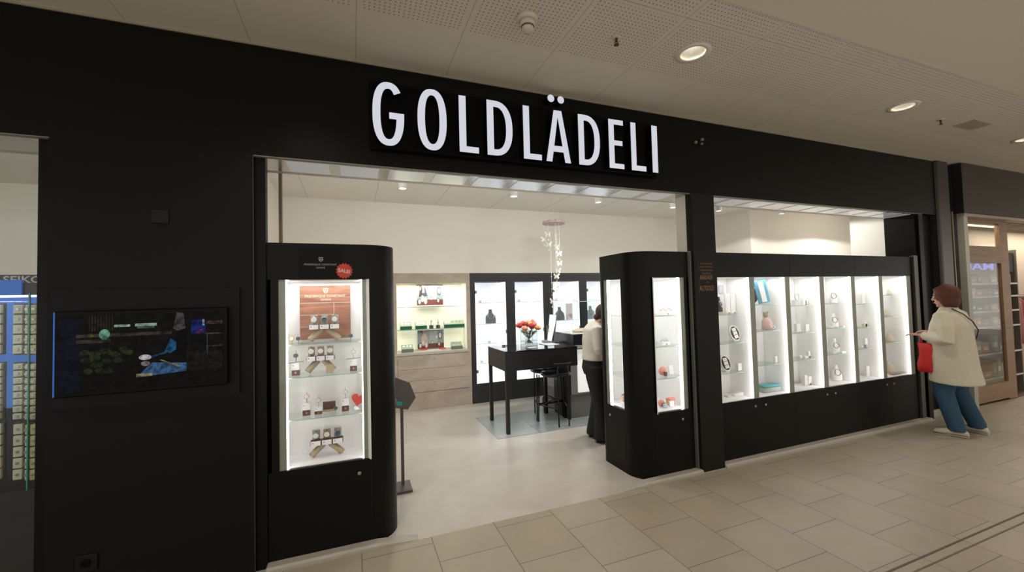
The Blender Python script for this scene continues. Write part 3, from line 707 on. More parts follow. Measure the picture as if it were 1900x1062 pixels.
oval(at(1362, 620, .24).x, .24, zz[1]+.001, .068, .085, 'oval black and white picture display on the shelf above the other oval', -.18)
oval(at(1345, 672, .24).x, .24, zz[2]+.001, .068, .085, 'lower oval black and white picture display, partly behind the pillar', -.12)
block(3.69, .24, zz[2]+.001, .055, .04, .075, wd, 'ring_stand', 'white ring stand beside the lower oval display', 'ring stand')
for i, (x, s_) in enumerate(((3.52, .05), (3.62, .06), (3.72, .08))): block(x, .24, ZB+.007, s_, .05, .02+.008*i, wd, 'ring_pad', ['small white ring pad nearest the pillar on the cabinet floor', 'middle white ring pad on the cabinet floor below the ovals', 'widest white ring pad below the oval displays'][i], 'ring pad', 'white ring pads')
# compartment 2
a, c, zz = COMP[1]
b = B(); b.lathe([(.09, 0), (.09, .012), (.07, .016)], seg=28, mx=Matrix.Translation((0, 0, .097)) @ Matrix.Rotation(PI/2, 4, 'X')); tag(b.build('round_display', vel, None, (at(1396, 545, .35).x, .362, zz[0]+.001)), 'black round display disc half behind the first grey mullion', 'display disc')
t = empty('framed_board', (at(1418, 540, .22).x, .22, zz[0]+.001), 'leaning turquoise framed board with white jewellery card', 'board'); mx = Matrix.Rotation(-.12, 4, 'Y') @ Matrix.Rotation(-.12, 4, 'X')
b = B(); b.box(-.085, .085, -.006, .006, 0.012, .27, mx=mx); b.build('frame', turq, t); b = B(); b.box(-.038, .038, -.009, -.006, .025, .255, mx=mx); cd_ = b.build('card', wd, t)
b = B()
for i in range(7): b.box(-.004+.004*(i % 2), .006+.004*(i % 2), -.011, -.009, .05+.028*i, .056+.028*i, mx=mx)
b.build('earring', gold, cd_)
t = empty('figure_display', (4.13, .24, zz[1]+.001), 'pink jewellery display with draped chain and beige top', 'jewellery display')
b = B(); b.rings([[Vector((r*math.cos(2*PI*k/14)+ox_, .5*r*math.sin(2*PI*k/14), z)) for k in range(14)] for r, z, ox_ in ((.075, 0, 0), (.08, .05, 0), (.07, .10, -.005), (.045, .125, -.01), (.03, .14, -.015))]); b.build('pink_body', pink, t)
b = B(); b.ball((-.02, 0, .165), .03, sc=(1.1, .8, 1)); b.ball((-.045, 0, .19), .012); b.ball((.01, 0, .192), .012); b.build('beige_top', M('beige_knit', '#a89a80', .9), t)
b = B(); b.tube([(.035*math.cos(2*PI*i/14), -.045, .07+.04*math.sin(2*PI*i/14)) for i in range(14)], .003, closed=True, seg=6); b.build('chain', silver, t)
b = B(); b.box(-.07, .07, -.05, -.04, 0, .012); b.build('price_row', M('grey_tag', '#8c8c8c', .5), t)
b = B(); b.tube([(.032*math.cos(2*PI*i/20), 0, .022+.020*math.sin(2*PI*i/20)) for i in range(20)], .007, closed=True, seg=8); tag(b.build('white_bracelet', wd, None, (4.31, .23, zz[1]+.004)), 'white oval bracelet right of the pink display', 'bracelet')
block(4.27, .23, zz[2]+.001, .035, .03, .07, wd, 'ring_stand', 'white ring stand above the turquoise box', 'ring stand'); block(4.315, .23, zz[2]+.001, .02, .02, .05, silver, 'ring_stand', 'small silver ring stand above the turquoise box', 'ring stand')
t = empty('display_box', (4.22, .24, ZB+.007), 'turquoise and silver display box on the cabinet floor', 'box'); b = B(); b.box(-.13, .13, -.06, .06, 0, .05); b.build('box', M('silver_grey_box', '#a9b3ae', .4), t, bevel=.006); b = B(); b.box(-.12, .12, -.05, .06, .051, .075); b.build('lid', turq2, t, bevel=.006)
# compartment 3
a, c, zz = COMP[2]
t = empty('bracelet_stand', (4.58, .25, zz[0]+.001), 'white bracelet stand with hoop behind the second mullion', 'jewellery stand'); b = B(); b.box(-.03, .03, -.02, .02, 0, .06); b.build('stand', wd, t); b = B(); b.tube([(.035*math.cos(2*PI*i/16), -.025, .10+.042*math.sin(2*PI*i/16)) for i in range(16)], .004, closed=True, seg=6); b.build('hoop', silver, t)
L3 = [(4.72, zz[0], .06, .075), (4.80, zz[0], .045, .05), (4.60, zz[1], .07, .10), (4.76, zz[1], .06, .085), (4.62, zz[2], .04, .03), (4.78, zz[2], .035, .075), (4.87, zz[2], .10, .02), (4.68, ZB+.007, .05, .12), (4.84, ZB+.007, .06, .10), (4.75, ZB+.007, .04, .02)]
N3 = ['white display block on the top shelf, right of the hoop stand', 'small white block on the top shelf, third compartment', 'tall white easel on the second shelf, third compartment', 'white block right of the tall easel, third compartment', 'tiny white ring pad on the lowest shelf, third compartment', 'slim white ring cone on the lowest shelf, third compartment', 'flat white pad on the lowest shelf, third compartment', 'tall white stand on the cabinet floor, third compartment', 'white block on the cabinet floor, third compartment', 'flat white pad between two stands on the cabinet floor']
for (x, z, s_, h), l in zip(L3, N3): 
    o = block(x, .24, z+.001, s_, .03, h, wd, 'display_block', l, 'display block', 'white display blocks')
    b = B(); b.ball((0, -.022, .006), .006, seg=8, rg=5); b.build('ring', silver, o)
# compartment 4: busts
a, c, zz = COMP[3]
cordm = M('dark_cord', '#77757a', .4)
for i, (z, l) in enumerate(((zz[0], 'white bust with dark cord necklace on the top shelf'), (zz[1], 'white bust with dark cord necklace on the second shelf'), (zz[2], 'white bust with dark cord necklace on the third shelf'), (ZB+.007, 'white bust with dark cord necklace on the cabinet floor'))):
    bust(5.25, .26, z+.001, .17+.02*(i == 3), wd, l, cordm, rz=-.25, group='white necklace busts', sc=1.5)
for i, (x, z, s_) in enumerate(((5.17, zz[1], .06), (5.42, zz[1], .035), (5.19, zz[2], .05), (5.42, zz[2], .08))):
    block(x, .19, z+.001, s_, .03, .02, wd, 'ring_pad', ['white ring pad in front of the second bust', 'small white ring pad right of the second bust', 'white ring pad in front of the third bust', 'wide white ring pad right of the third bust'][i], 'ring pad', 'white ring pads')
# compartment 5
a, c, zz = COMP[4]
for (x, z, s_, h, m, nm, l) in ((5.80, zz[0], .07, .12, wd, 'jewellery_card', 'tall white jewellery card on the top shelf'), (5.79, zz[1], .06, .035, cream, 'shell_display', 'cream display with white beads on the second shelf'), (5.86, zz[1], .035, .05, wd, 'ring_stand', 'white ring stand beside the cream display'), (5.80, zz[2], .06, .11, wd, 'jewellery_card', 'tall white jewellery card on the third shelf'), (5.80, zz[2], .05, .04, M('blue_grey_gem', '#9fb0bd', .3), 'gem_display', 'blue grey gem display in front of the white card'), (5.98, zz[2], .14, .015, wd, 'ring_pad', 'long white ring pad on the third shelf'), (5.86, ZB+.007, .06, .13, wd, 'jewellery_card', 'tall white jewellery card on the cabinet floor, fifth compartment')):
    yy_ = .19 if 'front' in l else .25
    block(x, yy_, z+.001, s_, .03, h, m, nm, l, 'jewellery display')
# compartment 6
a, c, zz = COMP[5]; sh_ = M('beige_shell', '#c9b9a3', .6)
for i, (x, z, s_, h) in enumerate(((6.36, zz[0], .05, .075), (6.38, zz[1], .11, .10), (6.37, zz[2], .10, .12), (6.42, ZB+.007, .13, .16))):
    b = B(); b.rings([[Vector((s_*r*math.cos(2*PI*k/12)+s_*sx_, .03*r*math.sin(2*PI*k/12), h*z_)) for k in range(12)] for r, z_, sx_ in ((.9, 0, 0), (1, .1, 0), (.8, .3, -.05), (.45, .7, -.2), (.15, 1, -.3))])
    tag(b.build('shell_display', sh_, None, (x, .25, z+.001)), ['small beige shell display on the top shelf of the last compartment', 'beige shell display on the second shelf of the last compartment', 'beige shell display on the third shelf of the last compartment', 'largest beige shell display on the floor of the last compartment'][i], 'shell display', 'beige shell displays')
block(6.55, .16, ZB+.007, .30, .05, .018, M('grey_tray', '#8d8d86', .5), 'flat_tray', 'flat grey tray on the floor of the last compartment', 'tray')
for ob in [q for q in SC.objects if q not in _before and not q.parent and q.type in ('MESH', 'EMPTY')]:
    if ob.name.startswith(('oval', 'photo_card', 'round_display', 'framed_board')): continue
    lx = ob.location.x; comp = [q for q in COMP if q[0]-.06 <= lx <= q[1]+.08][:1]
    nx = lx*(ob.location.y+3.063)/3.143
    hwx = ob.dimensions.x/2 if ob.type == 'MESH' else {'display_box': .13, 'necklace_bust': .075, 'figure_display': .08}.get(ob.name.split('.')[0], .04)
    if comp: nx = min(nx, comp[0][1]+.012-hwx-.006)
    ob.location.x = nx
# ---- watches in the left cabinet
brown = M('brown_display', '#5d4038', .5); beigec = M('beige_stand', '#b8a888', .5); plate = M('white_plate', '#efedf0', .4); dark = M('dark_strap', '#2c2627', .6)
steel = M('watch_steel', '#9aa0a6', .2, metal=.85); rose = M('rose_gold', '#c9a083', .25, metal=.8); dial = M('watch_dial', '#dcdcd8', .4); bluedial = M('blue_dial', '#39495c', .35)
def watch(x, y, z, label, strap=steel, case=steel, face=dial, r=.017, cuff=None, lean=-.25, group='watches in the left display cabinet', sc=1):
    t = empty('wristwatch', (x, y, z), label, 'watch', group)
    mx = Matrix.Rotation(lean, 4, 'X')
    b = B(); b.tube([mx @ Vector((0, .014+.016*math.cos(2*PI*i/16), .034+.034*math.sin(2*PI*i/16))) for i in range(16)], [(.010, .002)]*16, closed=True, seg=6, up=(1, 0, 0)); b.build('strap', strap, t)
    c = mx @ Vector((0, -.004, .040)); m2 = Matrix.Translation(c) @ mx @ Matrix.Rotation(PI/2, 4, 'X')
    b = B(); b.lathe([(r, -.004), (r, .004), (r*.88, .006)], seg=18, mx=m2); cs = b.build('case', case, t)
    b = B(); b.lathe([(r*.84, .0055), (r*.84, .0068)], seg=18, mx=m2); b.build('dial', face, cs)
    t.scale = (sc, sc, sc); return t
def trio(cx, y, z, w_, label, straps, wl, legs='x', hgt=.10):
    """three labelled seats on a beige cross stand; each watch is its own thing"""
    t = empty('watch_display', (cx, y, z), label, 'watch display', 'watch displays in the left display cabinet')
    b = B(); h = hgt
    if legs == 'x':
        for s in (-1, 1): b.tube([(s*w_*.47, 0, .014), (s*w_*.42, 0, h*.28), (s*w_*.1, 0, h*.93)], [(.022, .016)]*3, seg=4, up=(0, 1, 0))
    b.build('cross_stand', beigec, t)
    b = B(); b.box(-w_/2, w_/2, -.03, .03, h*.92, h*1.22); b.build('seat_block', brown, t, bevel=.002)
    for i in range(3):
        xx = (i-1)*w_*.335
        b = B(); b.box(xx-w_*.145, xx+w_*.145, -.034, -.0302, h*.92, h*1.24); p_ = b.build('price_plate', plate, t)
        b = B(); b.box(xx-w_*.10, xx-w_*.07, -.0348, -.034, h*1.08, h*1.14); b.build('plate_mark', dark, p_)
        b = B(); b.box(xx-w_*.115, xx+w_*.115, .012, .029, h*1.225, h*1.225+.068); b.build('cushion', M('cushion_grey_beige', '#a8a294', .7), t, bevel=.004)
        st, cs_, fc = straps[i]
        watch(cx+xx, y-.016, z+h*1.225, wl[i], st, cs_, fc, lean=-.05, r=.023, sc=.92)
    return t
yb = .30
# walnut brand board against the back
t = empty('brand_board', (0, .345, 0), 'walnut brand board standing on the top shelf behind three watches', 'board')
bb0 = at(556, 531, .345); bb1 = at(651, 632, .345)
b = B(); b.box(bb0.x, bb1.x, -.006, .006, SHL[0]+.012, bb0.z); b.build('board', walnut, t)
cream2 = M('cream_inlay', '#d3c0aa', .5)
W_ = bb1.x-bb0.x; zt_ = bb0.z; Hh = zt_-SHL[0]-.012
def IL(x0, x1, z0, z1):
    b = B(); b.box(bb0.x+W_*x0, bb0.x+W_*x1, -.0075, -.006, zt_-Hh*z1, zt_-Hh*z0); b.build('inlay_line', cream2, t)
IL(0, 1, .318, .326); IL(0, .67, .54, .548); IL(0, .33, .76, .768); IL(.66, .672, .33, .61); IL(.33, .342, .55, .98)
text_mesh('lettering', 'FREDERIQUE CONSTANT', cream2, (bb0.x+W_*.10, bb0.x+W_*.90, zt_-Hh*.225, zt_-Hh*.172), t, .001, y=-.008, bold=.02)
text_mesh('lettering', 'GENEVE', cream2, (bb0.x+W_*.40, bb0.x+W_*.61, zt_-Hh*.285, zt_-Hh*.245), t, .001, y=-.008, bold=.015)
crest('emblem', bb0.x+W_*.505, zt_-Hh*.145, W_*.10, Hh*.10, -.0075, cream2, walnut, t)
p = at(602, 590, .24); q = at(602, 630, .24)
trio(p.x, .24, SHL[0]+.001, .205, 'beige cross stand with three watches in front of the walnut board', [(steel, steel, dial), (steel, steel, bluedial), (dark, steel, dial)], ['steel watch left on the stand in front of the walnut board', 'steel watch in the middle in front of the walnut board', 'dark strap watch right in front of the walnut board'])
p = at(597, 690, .24)
trio(p.x-.005, .24, SHL[1]+.001, .185, 'beige cross stand with three watches on the second shelf', [(dark, rose, dial), (rose, rose, dial), (silver, rose, dial)], ['watch with dark strap left on the second shelf stand', 'gold coloured watch in the middle of the second shelf stand', 'pale rose watch right on the second shelf stand'])
b = B(); b.box(-.024, .024, -.003, .003, 0, .06); tag(b.build('blank_card', beigec, None, (at(612, 690, .19).x, .19, SHL[1]+.001), rot=(-.1, 0, 0)), 'blank beige card leaning against the second shelf stand', 'card')
p = at(607, 835, .24)
trio(p.x, .24, ZB+.007, .215, 'beige cross stand with three watches on the cabinet floor', [(steel, steel, dial), (dark, rose, dial), (steel, steel, bluedial)], ['steel watch left on the cabinet floor stand', 'dark strap watch in the middle of the cabinet floor stand', 'steel watch with blue dial right on the cabinet floor stand'])
def pedestal(px, py, z, label, wl, strap=steel, case=steel, face=dial, rod=False, h=.085, yq=.22, brownlow=True):
    x = at(px, py, yq).x; t = empty('watch_pedestal', (x, yq, z), label, 'watch stand', 'single watch pedestals in the left display cabinet')
    b = B(); b.box(-.024, .024, -.02, .02, h*.45, h); b.build('price_plate', plate, t); b = B(); b.box(-.024, .024, -.02, .02, 0, h*.45); lo = b.build('brown_base', brown, t)
    b = B(); b.box(-.005, .005, -.021, -.02, h*.15, h*.3); b.build('emblem', rose, lo)
    b = B(); b.box(-.017, -.012, -.021, -.02, h*.8, h*.86); b.build('plate_mark', dark, t)
    if rod: b = B(); b.tube([(-.05, 0, h+.002), (.05, 0, h+.008)], .0018, seg=6); b.build('crossbar', dark, t)
    watch(x, yq, z+h+.0045+(.008 if rod else 0), wl, strap, case, face, r=.017, lean=-.1)
pedestal(549, 690, SHL[1]+.001, 'brown and white pedestal at the left end of the second shelf', 'blue dial watch on the left pedestal, second shelf', face=bluedial, rod=True)
pedestal(656, 680, SHL[1]+.001, 'brown and white pedestal at the right end of the second shelf', 'large steel watch on the right pedestal, second shelf', rod=True)
pedestal(569, 765, SHL[2]+.001, 'brown and white pedestal at the left of the third shelf', 'rose gold watch on the left pedestal, third shelf', rose, rose)
pedestal(591, 765, SHL[2]+.001, 'low white pedestal beside the brown brand plaque', 'silver watch beside the brown brand plaque', silver, steel, h=.05)
pedestal(641, 755, SHL[2]+.001, 'brown and white pedestal in front of the red heart', 'steel watch in front of the red heart', h=.09)
x = at(611, 755, .27).x; t = empty('brand_plaque', (x, .27, SHL[2]+.001), 'brown brand plaque on the third shelf', 'plaque')
b = B(); b.box(-.042, .042, -.004, .004, 0.012, .068); b.build('plaque', brown, t); b = B(); b.box(-.042, .042, -.02, .01, 0, .012); b.build('foot', beigec, t)
text_mesh('lettering', 'FREDERIQUE CONSTANT', rose, (-.036, .036, .040, .046), t, .0008, y=-.005); text_mesh('lettering', 'GENEVE', rose, (-.012, .012, .030, .035), t, .0008, y=-.005)
watch(at(623, 768, .19).x, .19, SHL[2]+.001, 'blue dial watch lying upright right of the brand plaque', steel, steel, bluedial, sc=.8)
def heart(b, cx, cz, s, y0, y1, mx=None):
    pts = []
    for i in range(28):
        a = 2*PI*i/28; pts.append((s*16*math.sin(a)**3/16, s*(13*math.cos(a)-5*math.cos(2*a)-2*math.cos(3*a)-math.cos(4*a))/16))
    b.prism(pts[::-1], y0, y1, mx=(mx or Matrix()) @ Matrix.Translation((cx, 0, cz)) @ Matrix.Rotation(PI/2, 4, 'X'))
x = at(661, 748, .28).x
b = B(); heart(b, 0, .062, .052, 0, .008, Matrix.Rotation(.25, 4, 'Y')); b.box(-.012, .012, -.012, .012, 0, .006); tag(b.build('red_heart', redp, None, (x, .28, SHL[2]+.001)), 'large red heart on the third shelf', 'heart decoration')
b = B(); b.ball((0, 0, .016), .016, seg=10, rg=7); b.ball((.017, 0, .01), .010, seg=8, rg=6); tag(b.build('white_flower', wd, None, (x-.005, .19, SHL[2]+.001)), 'small white flower in front of the red heart', 'flower decoration')
for i, (px, py, st, fc, l) in enumerate(((541, 630, silver, dial, 'white watch at the left end of the top shelf'), (553, 630, silver, bluedial, 'small silver watch second from the left on the top shelf'), (651, 625, steel, bluedial, 'steel watch at the right end of the top shelf'))):
    watch(at(px, py, .19).x, .19, SHL[0]+.001, l, st, steel, fc, sc=.85)
b = B(); b.box(-.022, .022, -.003, .003, 0, .06); tag(b.build('blank_card', M('cream_card', '#e9dcc2', .6), None, (at(541, 625, .29).x, .29, SHL[0]+.001)), 'cream card at the left end of the top shelf', 'card')
_before = set(SC.objects)
# ---- contents of the right rounded cabinet
peach = M('peach_display', '#e79a84', .5); palepink = M('pale_pink_rope', '#e3b9b3', .6)
def tri_display(x, y, z, label, m, sx=.09, h=.05):
    t = empty('box_display', (x, y, z), label, 'jewellery display'); b = B(); b.box(-sx/2, sx/2, -.03, .03, 0, h*.5); b.build('white_base', wd, t)
    b = B(); b.tube([(-sx*.5, 0, h*.6), (-sx*.2, 0, h*.9), (0, 0, h*.5), (sx*.2, 0, h*.95), (sx*.45, 0, h*.6)], .006, seg=6); b.build('rope', m, t)
    b = B(); b.box(-.006, .006, -.033, -.03, .004, .012); b.build('price_tag', dark, t)
zf = ZB+.007
tri_display(2.77, .25, SHR[0]+.001, 'white box with pink rope on the top shelf of the corner cabinet', palepink, .15, .07)
tri_display(2.74, .25, SHR[1]+.001, 'white box with pale blue rope on the second shelf of the corner cabinet', M('pale_blue_rope', '#b9c6dc', .6), .10, .055)
def ring_of(x, y, z, label, m, r, nm='peach_disc', tg=True):
    t = empty('disc_display', (x, y, z), label, 'jewellery display'); b = B(); b.lathe([(r, 0), (r, .014), (r*.5, .02)], seg=20, mx=Matrix.Translation((0, 0, r)) @ Matrix.Rotation(PI/2, 4, 'X')); b.build('disc', m, t)
    if tg: b = B(); b.box(-.005, .022, -.045, -.03, 0, .04); b.build('black_tag', M('black_tag', '#1c1a1a', .4), t)
ring_of(2.70, .25, SHR[2]+.001, 'round peach display on the third shelf of the corner cabinet', peach, .045)
block(2.80, .25, SHR[2]+.005, .05, .03, .09, wd, 'jewellery_card', 'white card right of the peach disc in the corner cabinet', 'card', rz=0, tilt=-.1)
ring_of(2.67, .25, zf, 'small peach disc on the floor of the corner cabinet', peach, .035)
block(2.785, .26, zf, .085, .05, .07, peach, 'gift_box', 'open peach gift box on the floor of the corner cabinet', 'box', rz=.3)
block(2.795, .20, zf, .055, .02, .055, wd, 'jewellery_card', 'white card in front of the peach gift box', 'card')
block(2.72, .19, zf, .04, .02, .04, M('pale_blue_gem', '#b5cad2', .3), 'gem_block', 'pale blue block beside the peach gift box', 'display block')
for ob in [q for q in SC.objects if q not in _before and not q.parent]:
    if ob.type in ('MESH', 'EMPTY'): ob.location.x = min(ob.location.x*(ob.location.y+3.063)/3.143+.01, 2.965)
for i, (y_, z, r, m, l) in enumerate(((.36, SHR[0], .05, M('grey_ring_display', '#6d6766', .4), 'grey round display seen through the side window, top shelf'), (.35, SHR[1], .05, M('brown_black_display', '#3e3836', .5), 'dark round display seen through the side window, second shelf'))):
    t = empty('round_display', (2.56, y_, z+.001), l, 'jewellery display'); b = B(); b.tube([(0, r*.8*math.cos(2*PI*k/18), .05+r+r*.8*math.sin(2*PI*k/18)) for k in range(18)], .013, closed=True, seg=8, up=(1, 0, 0)); b.build('ring', m, t); b = B(); b.box(-.03, .03, -.03, .03, 0, .05); b.build('stand', wd, t)
t = empty('watch_roll', (2.55, .42, zf), 'large watch on a cushion on the side window floor', 'watch'); b = B(); b.tube([(0, -.05, .075), (0, .05, .075)], .038, seg=16); b.build('strap_roll', M('taupe_strap', '#6e655c', .5), t); b = B(); b.lathe([(.03, 0), (.03, .012), (.024, .014)], seg=18, mx=Matrix.Translation((-.036, 0, .075)) @ Matrix.Rotation(-PI/2, 4, 'Y')); b.build('dial', rose, t); b = B(); b.box(-.03, .03, -.03, .03, 0, .037); b.build('stand', M('clear_stand', '#cfd2d2', .2), t)
b = B(); b.box(-.03, .03, -.05, .05, 0, .012); tag(b.build('dark_pen_tray', M('pen_tray', '#55504e', .4), None, (2.55, .36, SHR[2]+.001)), 'small dark tray seen through the side window, third shelf', 'tray')
# ================================================================ SHOP INTERIOR
# beige wall cabinet
BX0, BX1, BY = .50, 1.815, 3.57
t = empty('wall_cabinet', (1.16, BY, 0), 'greige wall cabinet with lit cream niche and three drawers', 'cabinet')
o = lambda x: x-1.16
b = B(); b.box(o(BX0), o(BX1), 0, .40, 0, .86); b.box(o(BX0), o(BX1), 0, .40, 2.0, 2.16); b.box(o(BX0), o(.632), 0, .40, .86, 2.0); b.box(o(1.755), o(BX1), 0, .40, .86, 2.0); b.box(o(.632), o(1.755), .38, .40, .86, 2.0); b.build('body', greige, t)
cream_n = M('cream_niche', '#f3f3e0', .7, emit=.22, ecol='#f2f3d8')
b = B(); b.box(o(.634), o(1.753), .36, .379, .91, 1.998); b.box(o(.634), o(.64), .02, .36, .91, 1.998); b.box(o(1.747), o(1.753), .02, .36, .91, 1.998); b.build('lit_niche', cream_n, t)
b = B(); b.box(o(.60), o(1.775), -.012, .37, .865, .905); b.build('ledge', M('ledge_grey', '#b9b4aa', .5), t)
for i, z in enumerate((.648, .466, .284)):
    b = B(); b.box(o(.64), o(1.755), -.012, 0, z, z+.178); dr = b.build('drawer', greige, t, bevel=.002)
    b = B(); b.lathe([(.010, 0), (.010, .008)], seg=12, mx=Matrix.Translation((o(1.20), -.012, z+.14)) @ Matrix.Rotation(PI/2, 4, 'X')); b.build('drawer_lock', silver, dr)
zs = (at(800, 569, 3.75).z, at(800, 610, 3.75).z)
for z in zs:
    b = B(); b.box(o(.645), o(1.745), .10, .355, z-.008, z); b.build('shelf', shelfglass, t); b = B(); b.box(o(.645), o(1.745), .099, .1, z-.008, z); b.build('shelf_edge', M('shelf_green_edge', '#7f9c86', .3), t)
lamp('niche_lamp', 'AREA', (1.19, 3.72, 1.985), 7, (1, .99, .88), .9, .15, target=(1.19, 3.75, 0))
def poster(x0, x1, z0, z1, y, label, seed, sub):
    t = empty('poster_board', ((x0+x1)/2, y, z0), label, 'poster'); r = random.Random(seed); W2 = (x1-x0)/2; H2 = z1-z0
    b = B(); b.box(-W2, W2, -.006, .006, 0, H2); b.build('board', M('poster_grey', '#8e979a', .5), t)
    b = B(); k = [0]
    def pq(pts, m): k[0] += 1; b.quad([(a*W2, -.0063-.0003*k[0], c*H2) for a, c in pts], m)
    pq([(-1, 0), (1, 0), (1, .27), (-1, .27)], M('poster_maroon', '#6e3a33', .5)); pq([(-1, .96), (1, .96), (1, 1), (-1, 1)], M('poster_brown', '#4b3a35', .5))
    pq([(-.1, .27), (.5, .27), (.5, .96), (-.1, .96)], M('poster_pale', '#a3abac', .5))
    skin_ = M('poster_skin', '#b99887', .5)
    if sub == 0: # couple
        pq([(-.85, .40), (-.75, .86), (-.6, .88), (-.5, .45)], M('poster_dark', '#3b3430', .5)); pq([(-.62, .42), (-.55, .86), (-.35, .84), (-.2, .45)], M('poster_suit', '#45484d', .5)); pq([(-.58, .62), (-.54, .84), (-.44, .84), (-.42, .60)], wd)
    else:
        pq([(-.72, .40), (-.68, .78), (-.35, .80), (-.25, .42)], M('poster_pinkdress', '#c9aaa3', .5)); pq([(-.6, .2), (-.55, .55), (-.15, .5), (-.25, .2)], M('poster_pale', 0))
    def disc(cx, cz, rr, m): pq([(cx+rr*math.cos(2*PI*i/14), cz+rr*1.3*math.sin(2*PI*i/14)) for i in range(14)], m)
    disc(-.5, .90, .09, skin_); disc(-.72, .83, .10, M('poster_dark', '#3b3430', .5)); disc(-.73, .82, .07, skin_)
    for (cx, cz, rr) in ((-.8, .18, .13), (-.58, .32, .13), (-.35, .2, .12), (.1, .33, .08), (.62, .22, .10), (.7, .69, .16), (.45, .62, .09)): disc(cx, cz, rr, M('poster_watch%d' % (int(cx*100) % 2), '#c7b79f' if int(cx*100) % 2 else '#4e5a63', .5)); disc(cx, cz, rr*.7, M('poster_face', '#d3cfc2', .5))
    b.build('printed_picture', None, t)
poster(.985, 1.42, zs[0]+.022, 1.985, 3.86, 'watch advertising poster with a couple in the top of the lit niche', 1, 0)
poster(.985, 1.42, .925, zs[1]-.03, 3.86, 'watch advertising poster with a seated figure in the lower lit niche', 2, 1)
block(1.15, 3.80, zs[0]+.001, .34, .06, .018, wd, 'display_bar', 'low white bar in front of the upper poster', 'display bar')
block(1.18, 3.72, .906, .36, .06, .014, wd, 'display_bar', 'low white bar in front of the lower poster', 'display bar')
for i, x in enumerate((1.06, 1.36)): block(x, 3.70, .921, .11, .03, .02, redp, 'red_tag', ['red tag left in front of the lower poster', 'red tag right in front of the lower poster'][i], 'tag')
greenb = M('green_tray', '#0f5a44', .5)
def watch_tray(x, y, z, label, base, n=3, wl='silver watches in a tray', gl=False):
    t = empty('watch_tray', (x, y, z), label, 'watch tray', 'watch trays in the greige cabinet')
    b = B(); b.box(-.09, .09, -.035, .035, 0, .055); b.build('tray_base', base, t)
    b = B(); b.rings([[Vector(p) for p in ((xx, -.03, .0551), (xx, .035, .0551), (xx, .035, .12))] for xx in (-.095, .085)], smooth=False); b.build('slope', M('tray_slope', '#a9b39c', .6), t)
    for i in range(n):
        xx = -.055+.05*i
        w_ = empty('wristwatch', (x+xx, y-.005, z+.066), ['left one of the ', 'middle one of the ', 'right one of the '][i]+wl, 'watch', 'watches in the greige cabinet trays')
        m2 = Matrix.Rotation(-.8, 4, 'X')
        b = B(); b.box(-.011, .011, -.002, .004, -.002, .06, mx=m2); b.build('strap', wd, w_); b = B(); b.lathe([(.021, 0), (.019, .009)], seg=12, mx=m2 @ Matrix.Translation((0, -.002, .032)) @ Matrix.Rotation(PI/2, 4, 'X')); b.build('case', steel, w_)
L_ = [(.79, 'green watch tray at the left end of the niche shelf', 'silver watches in the leftmost green tray'), (1.03, 'green watch tray left of the two small stands', 'silver watches in the second green tray'), (1.50, 'green watch tray right of the two small stands', 'silver watches in the third green tray'), (1.68, 'green watch tray at the right end of the niche shelf', 'silver watches in the rightmost green tray')]
for x, l, wl in L_: watch_tray(x, 3.75, zs[1]+.001, l, greenb, 3 if x < 1.6 else 2, wl)
for x, l, wl in ((.80, 'grey watch tray at the left of the niche ledge', 'silver watches in the left ledge tray'), (1.60, 'grey watch tray at the right of the niche ledge', 'silver watches in the right ledge tray')): watch_tray(x, 3.68, .906, l, M('grey_tray2', '#6d7468', .5), 3, wl)
for i, x in enumerate((1.19, 1.30)):
    t = empty('watch_stand', (x, 3.72, zs[1]+.001), ['small dark stand with upright watch, left of the pair', 'small dark stand with upright watch, right of the pair'][i], 'watch stand')
    b = B(); b.box(-.03, .03, -.02, .02, 0, .055); b.build('block', M('dark_block', '#39423b', .5), t); b = B(); b.box(-.008, .008, -.004, .004, .055, .14); b.lathe([(.018, 0), (.018, .01)], seg=12, mx=Matrix.Translation((0, -.004, .12-.025*i)) @ Matrix.Rotation(PI/2, 4, 'X')); b.build('watch', silver, t)
# dark glazed wall cabinets
frameblk = M('cabinet_anthracite', (.020, .022, .024), .5)
def glazed(x0, x1, ops, label):
    cx = (x0+x1)/2; t = empty('glazed_cabinet', (cx, 3.57, 0), label, 'cabinet', 'anthracite glazed wall cabinets'); o = lambda x: x-cx
    b = B(); b.box(o(x0)+.001, o(x1)-.001, 0, .40, 0, .32); b.box(o(x0)+.001, o(x1)-.001, 0, .40, 2.01, 2.16); b.box(o(x0)+.001, o(x1)-.001, .37, .40, .32, 2.01)
    e = [x0+.001]+[v for q in ops for v in q]+[x1-.001]
    for a, c in zip(e[::2], e[1::2]): b.box(o(a), o(c), 0, .37, .32, 2.01)
    b.build('body', frameblk, t)
    for a, c in ops:
        b = B(); b.box(o(a), o(c), .33, .365, .32, 2.01); b.box(o(a), o(a)+.006, .01, .33, .32, 2.01); b.box(o(c)-.006, o(c), .01, .33, .32, 2.01); b.box(o(a), o(c), .01, .33, .32, .326); b.build('backlit_panel', backlit, t)
        b = B(); b.box(o(a), o(c), .004, .009, .32, 2.01); dr = b.build('glass_door', glass, t)
        for z in (.52, 1.84): b = B(); b.box(o(a)+.002, o(a)+.03, -.008, .012, z-.025, z+.025); b.build('hinge', alu, dr)
        b = B(); b.box(o(c)-.02, o(c)-.008, -.012, .01, 1.13, 1.19); b.build('handle', alu, dr)
        for z in (1.66, 1.30, .965, .64):
            b = B(); b.box(o(a)+.01, o(c)-.01, .08, .32, z-.006, z); b.build('shelf', shelfglass, t)
            b = B(); b.box(o(a)+.01, o(c)-.01, .079, .08, z-.007, z); 
            b.build('shelf_edge', M('pale_blue_edge', '#9fb0bd', .3), t)
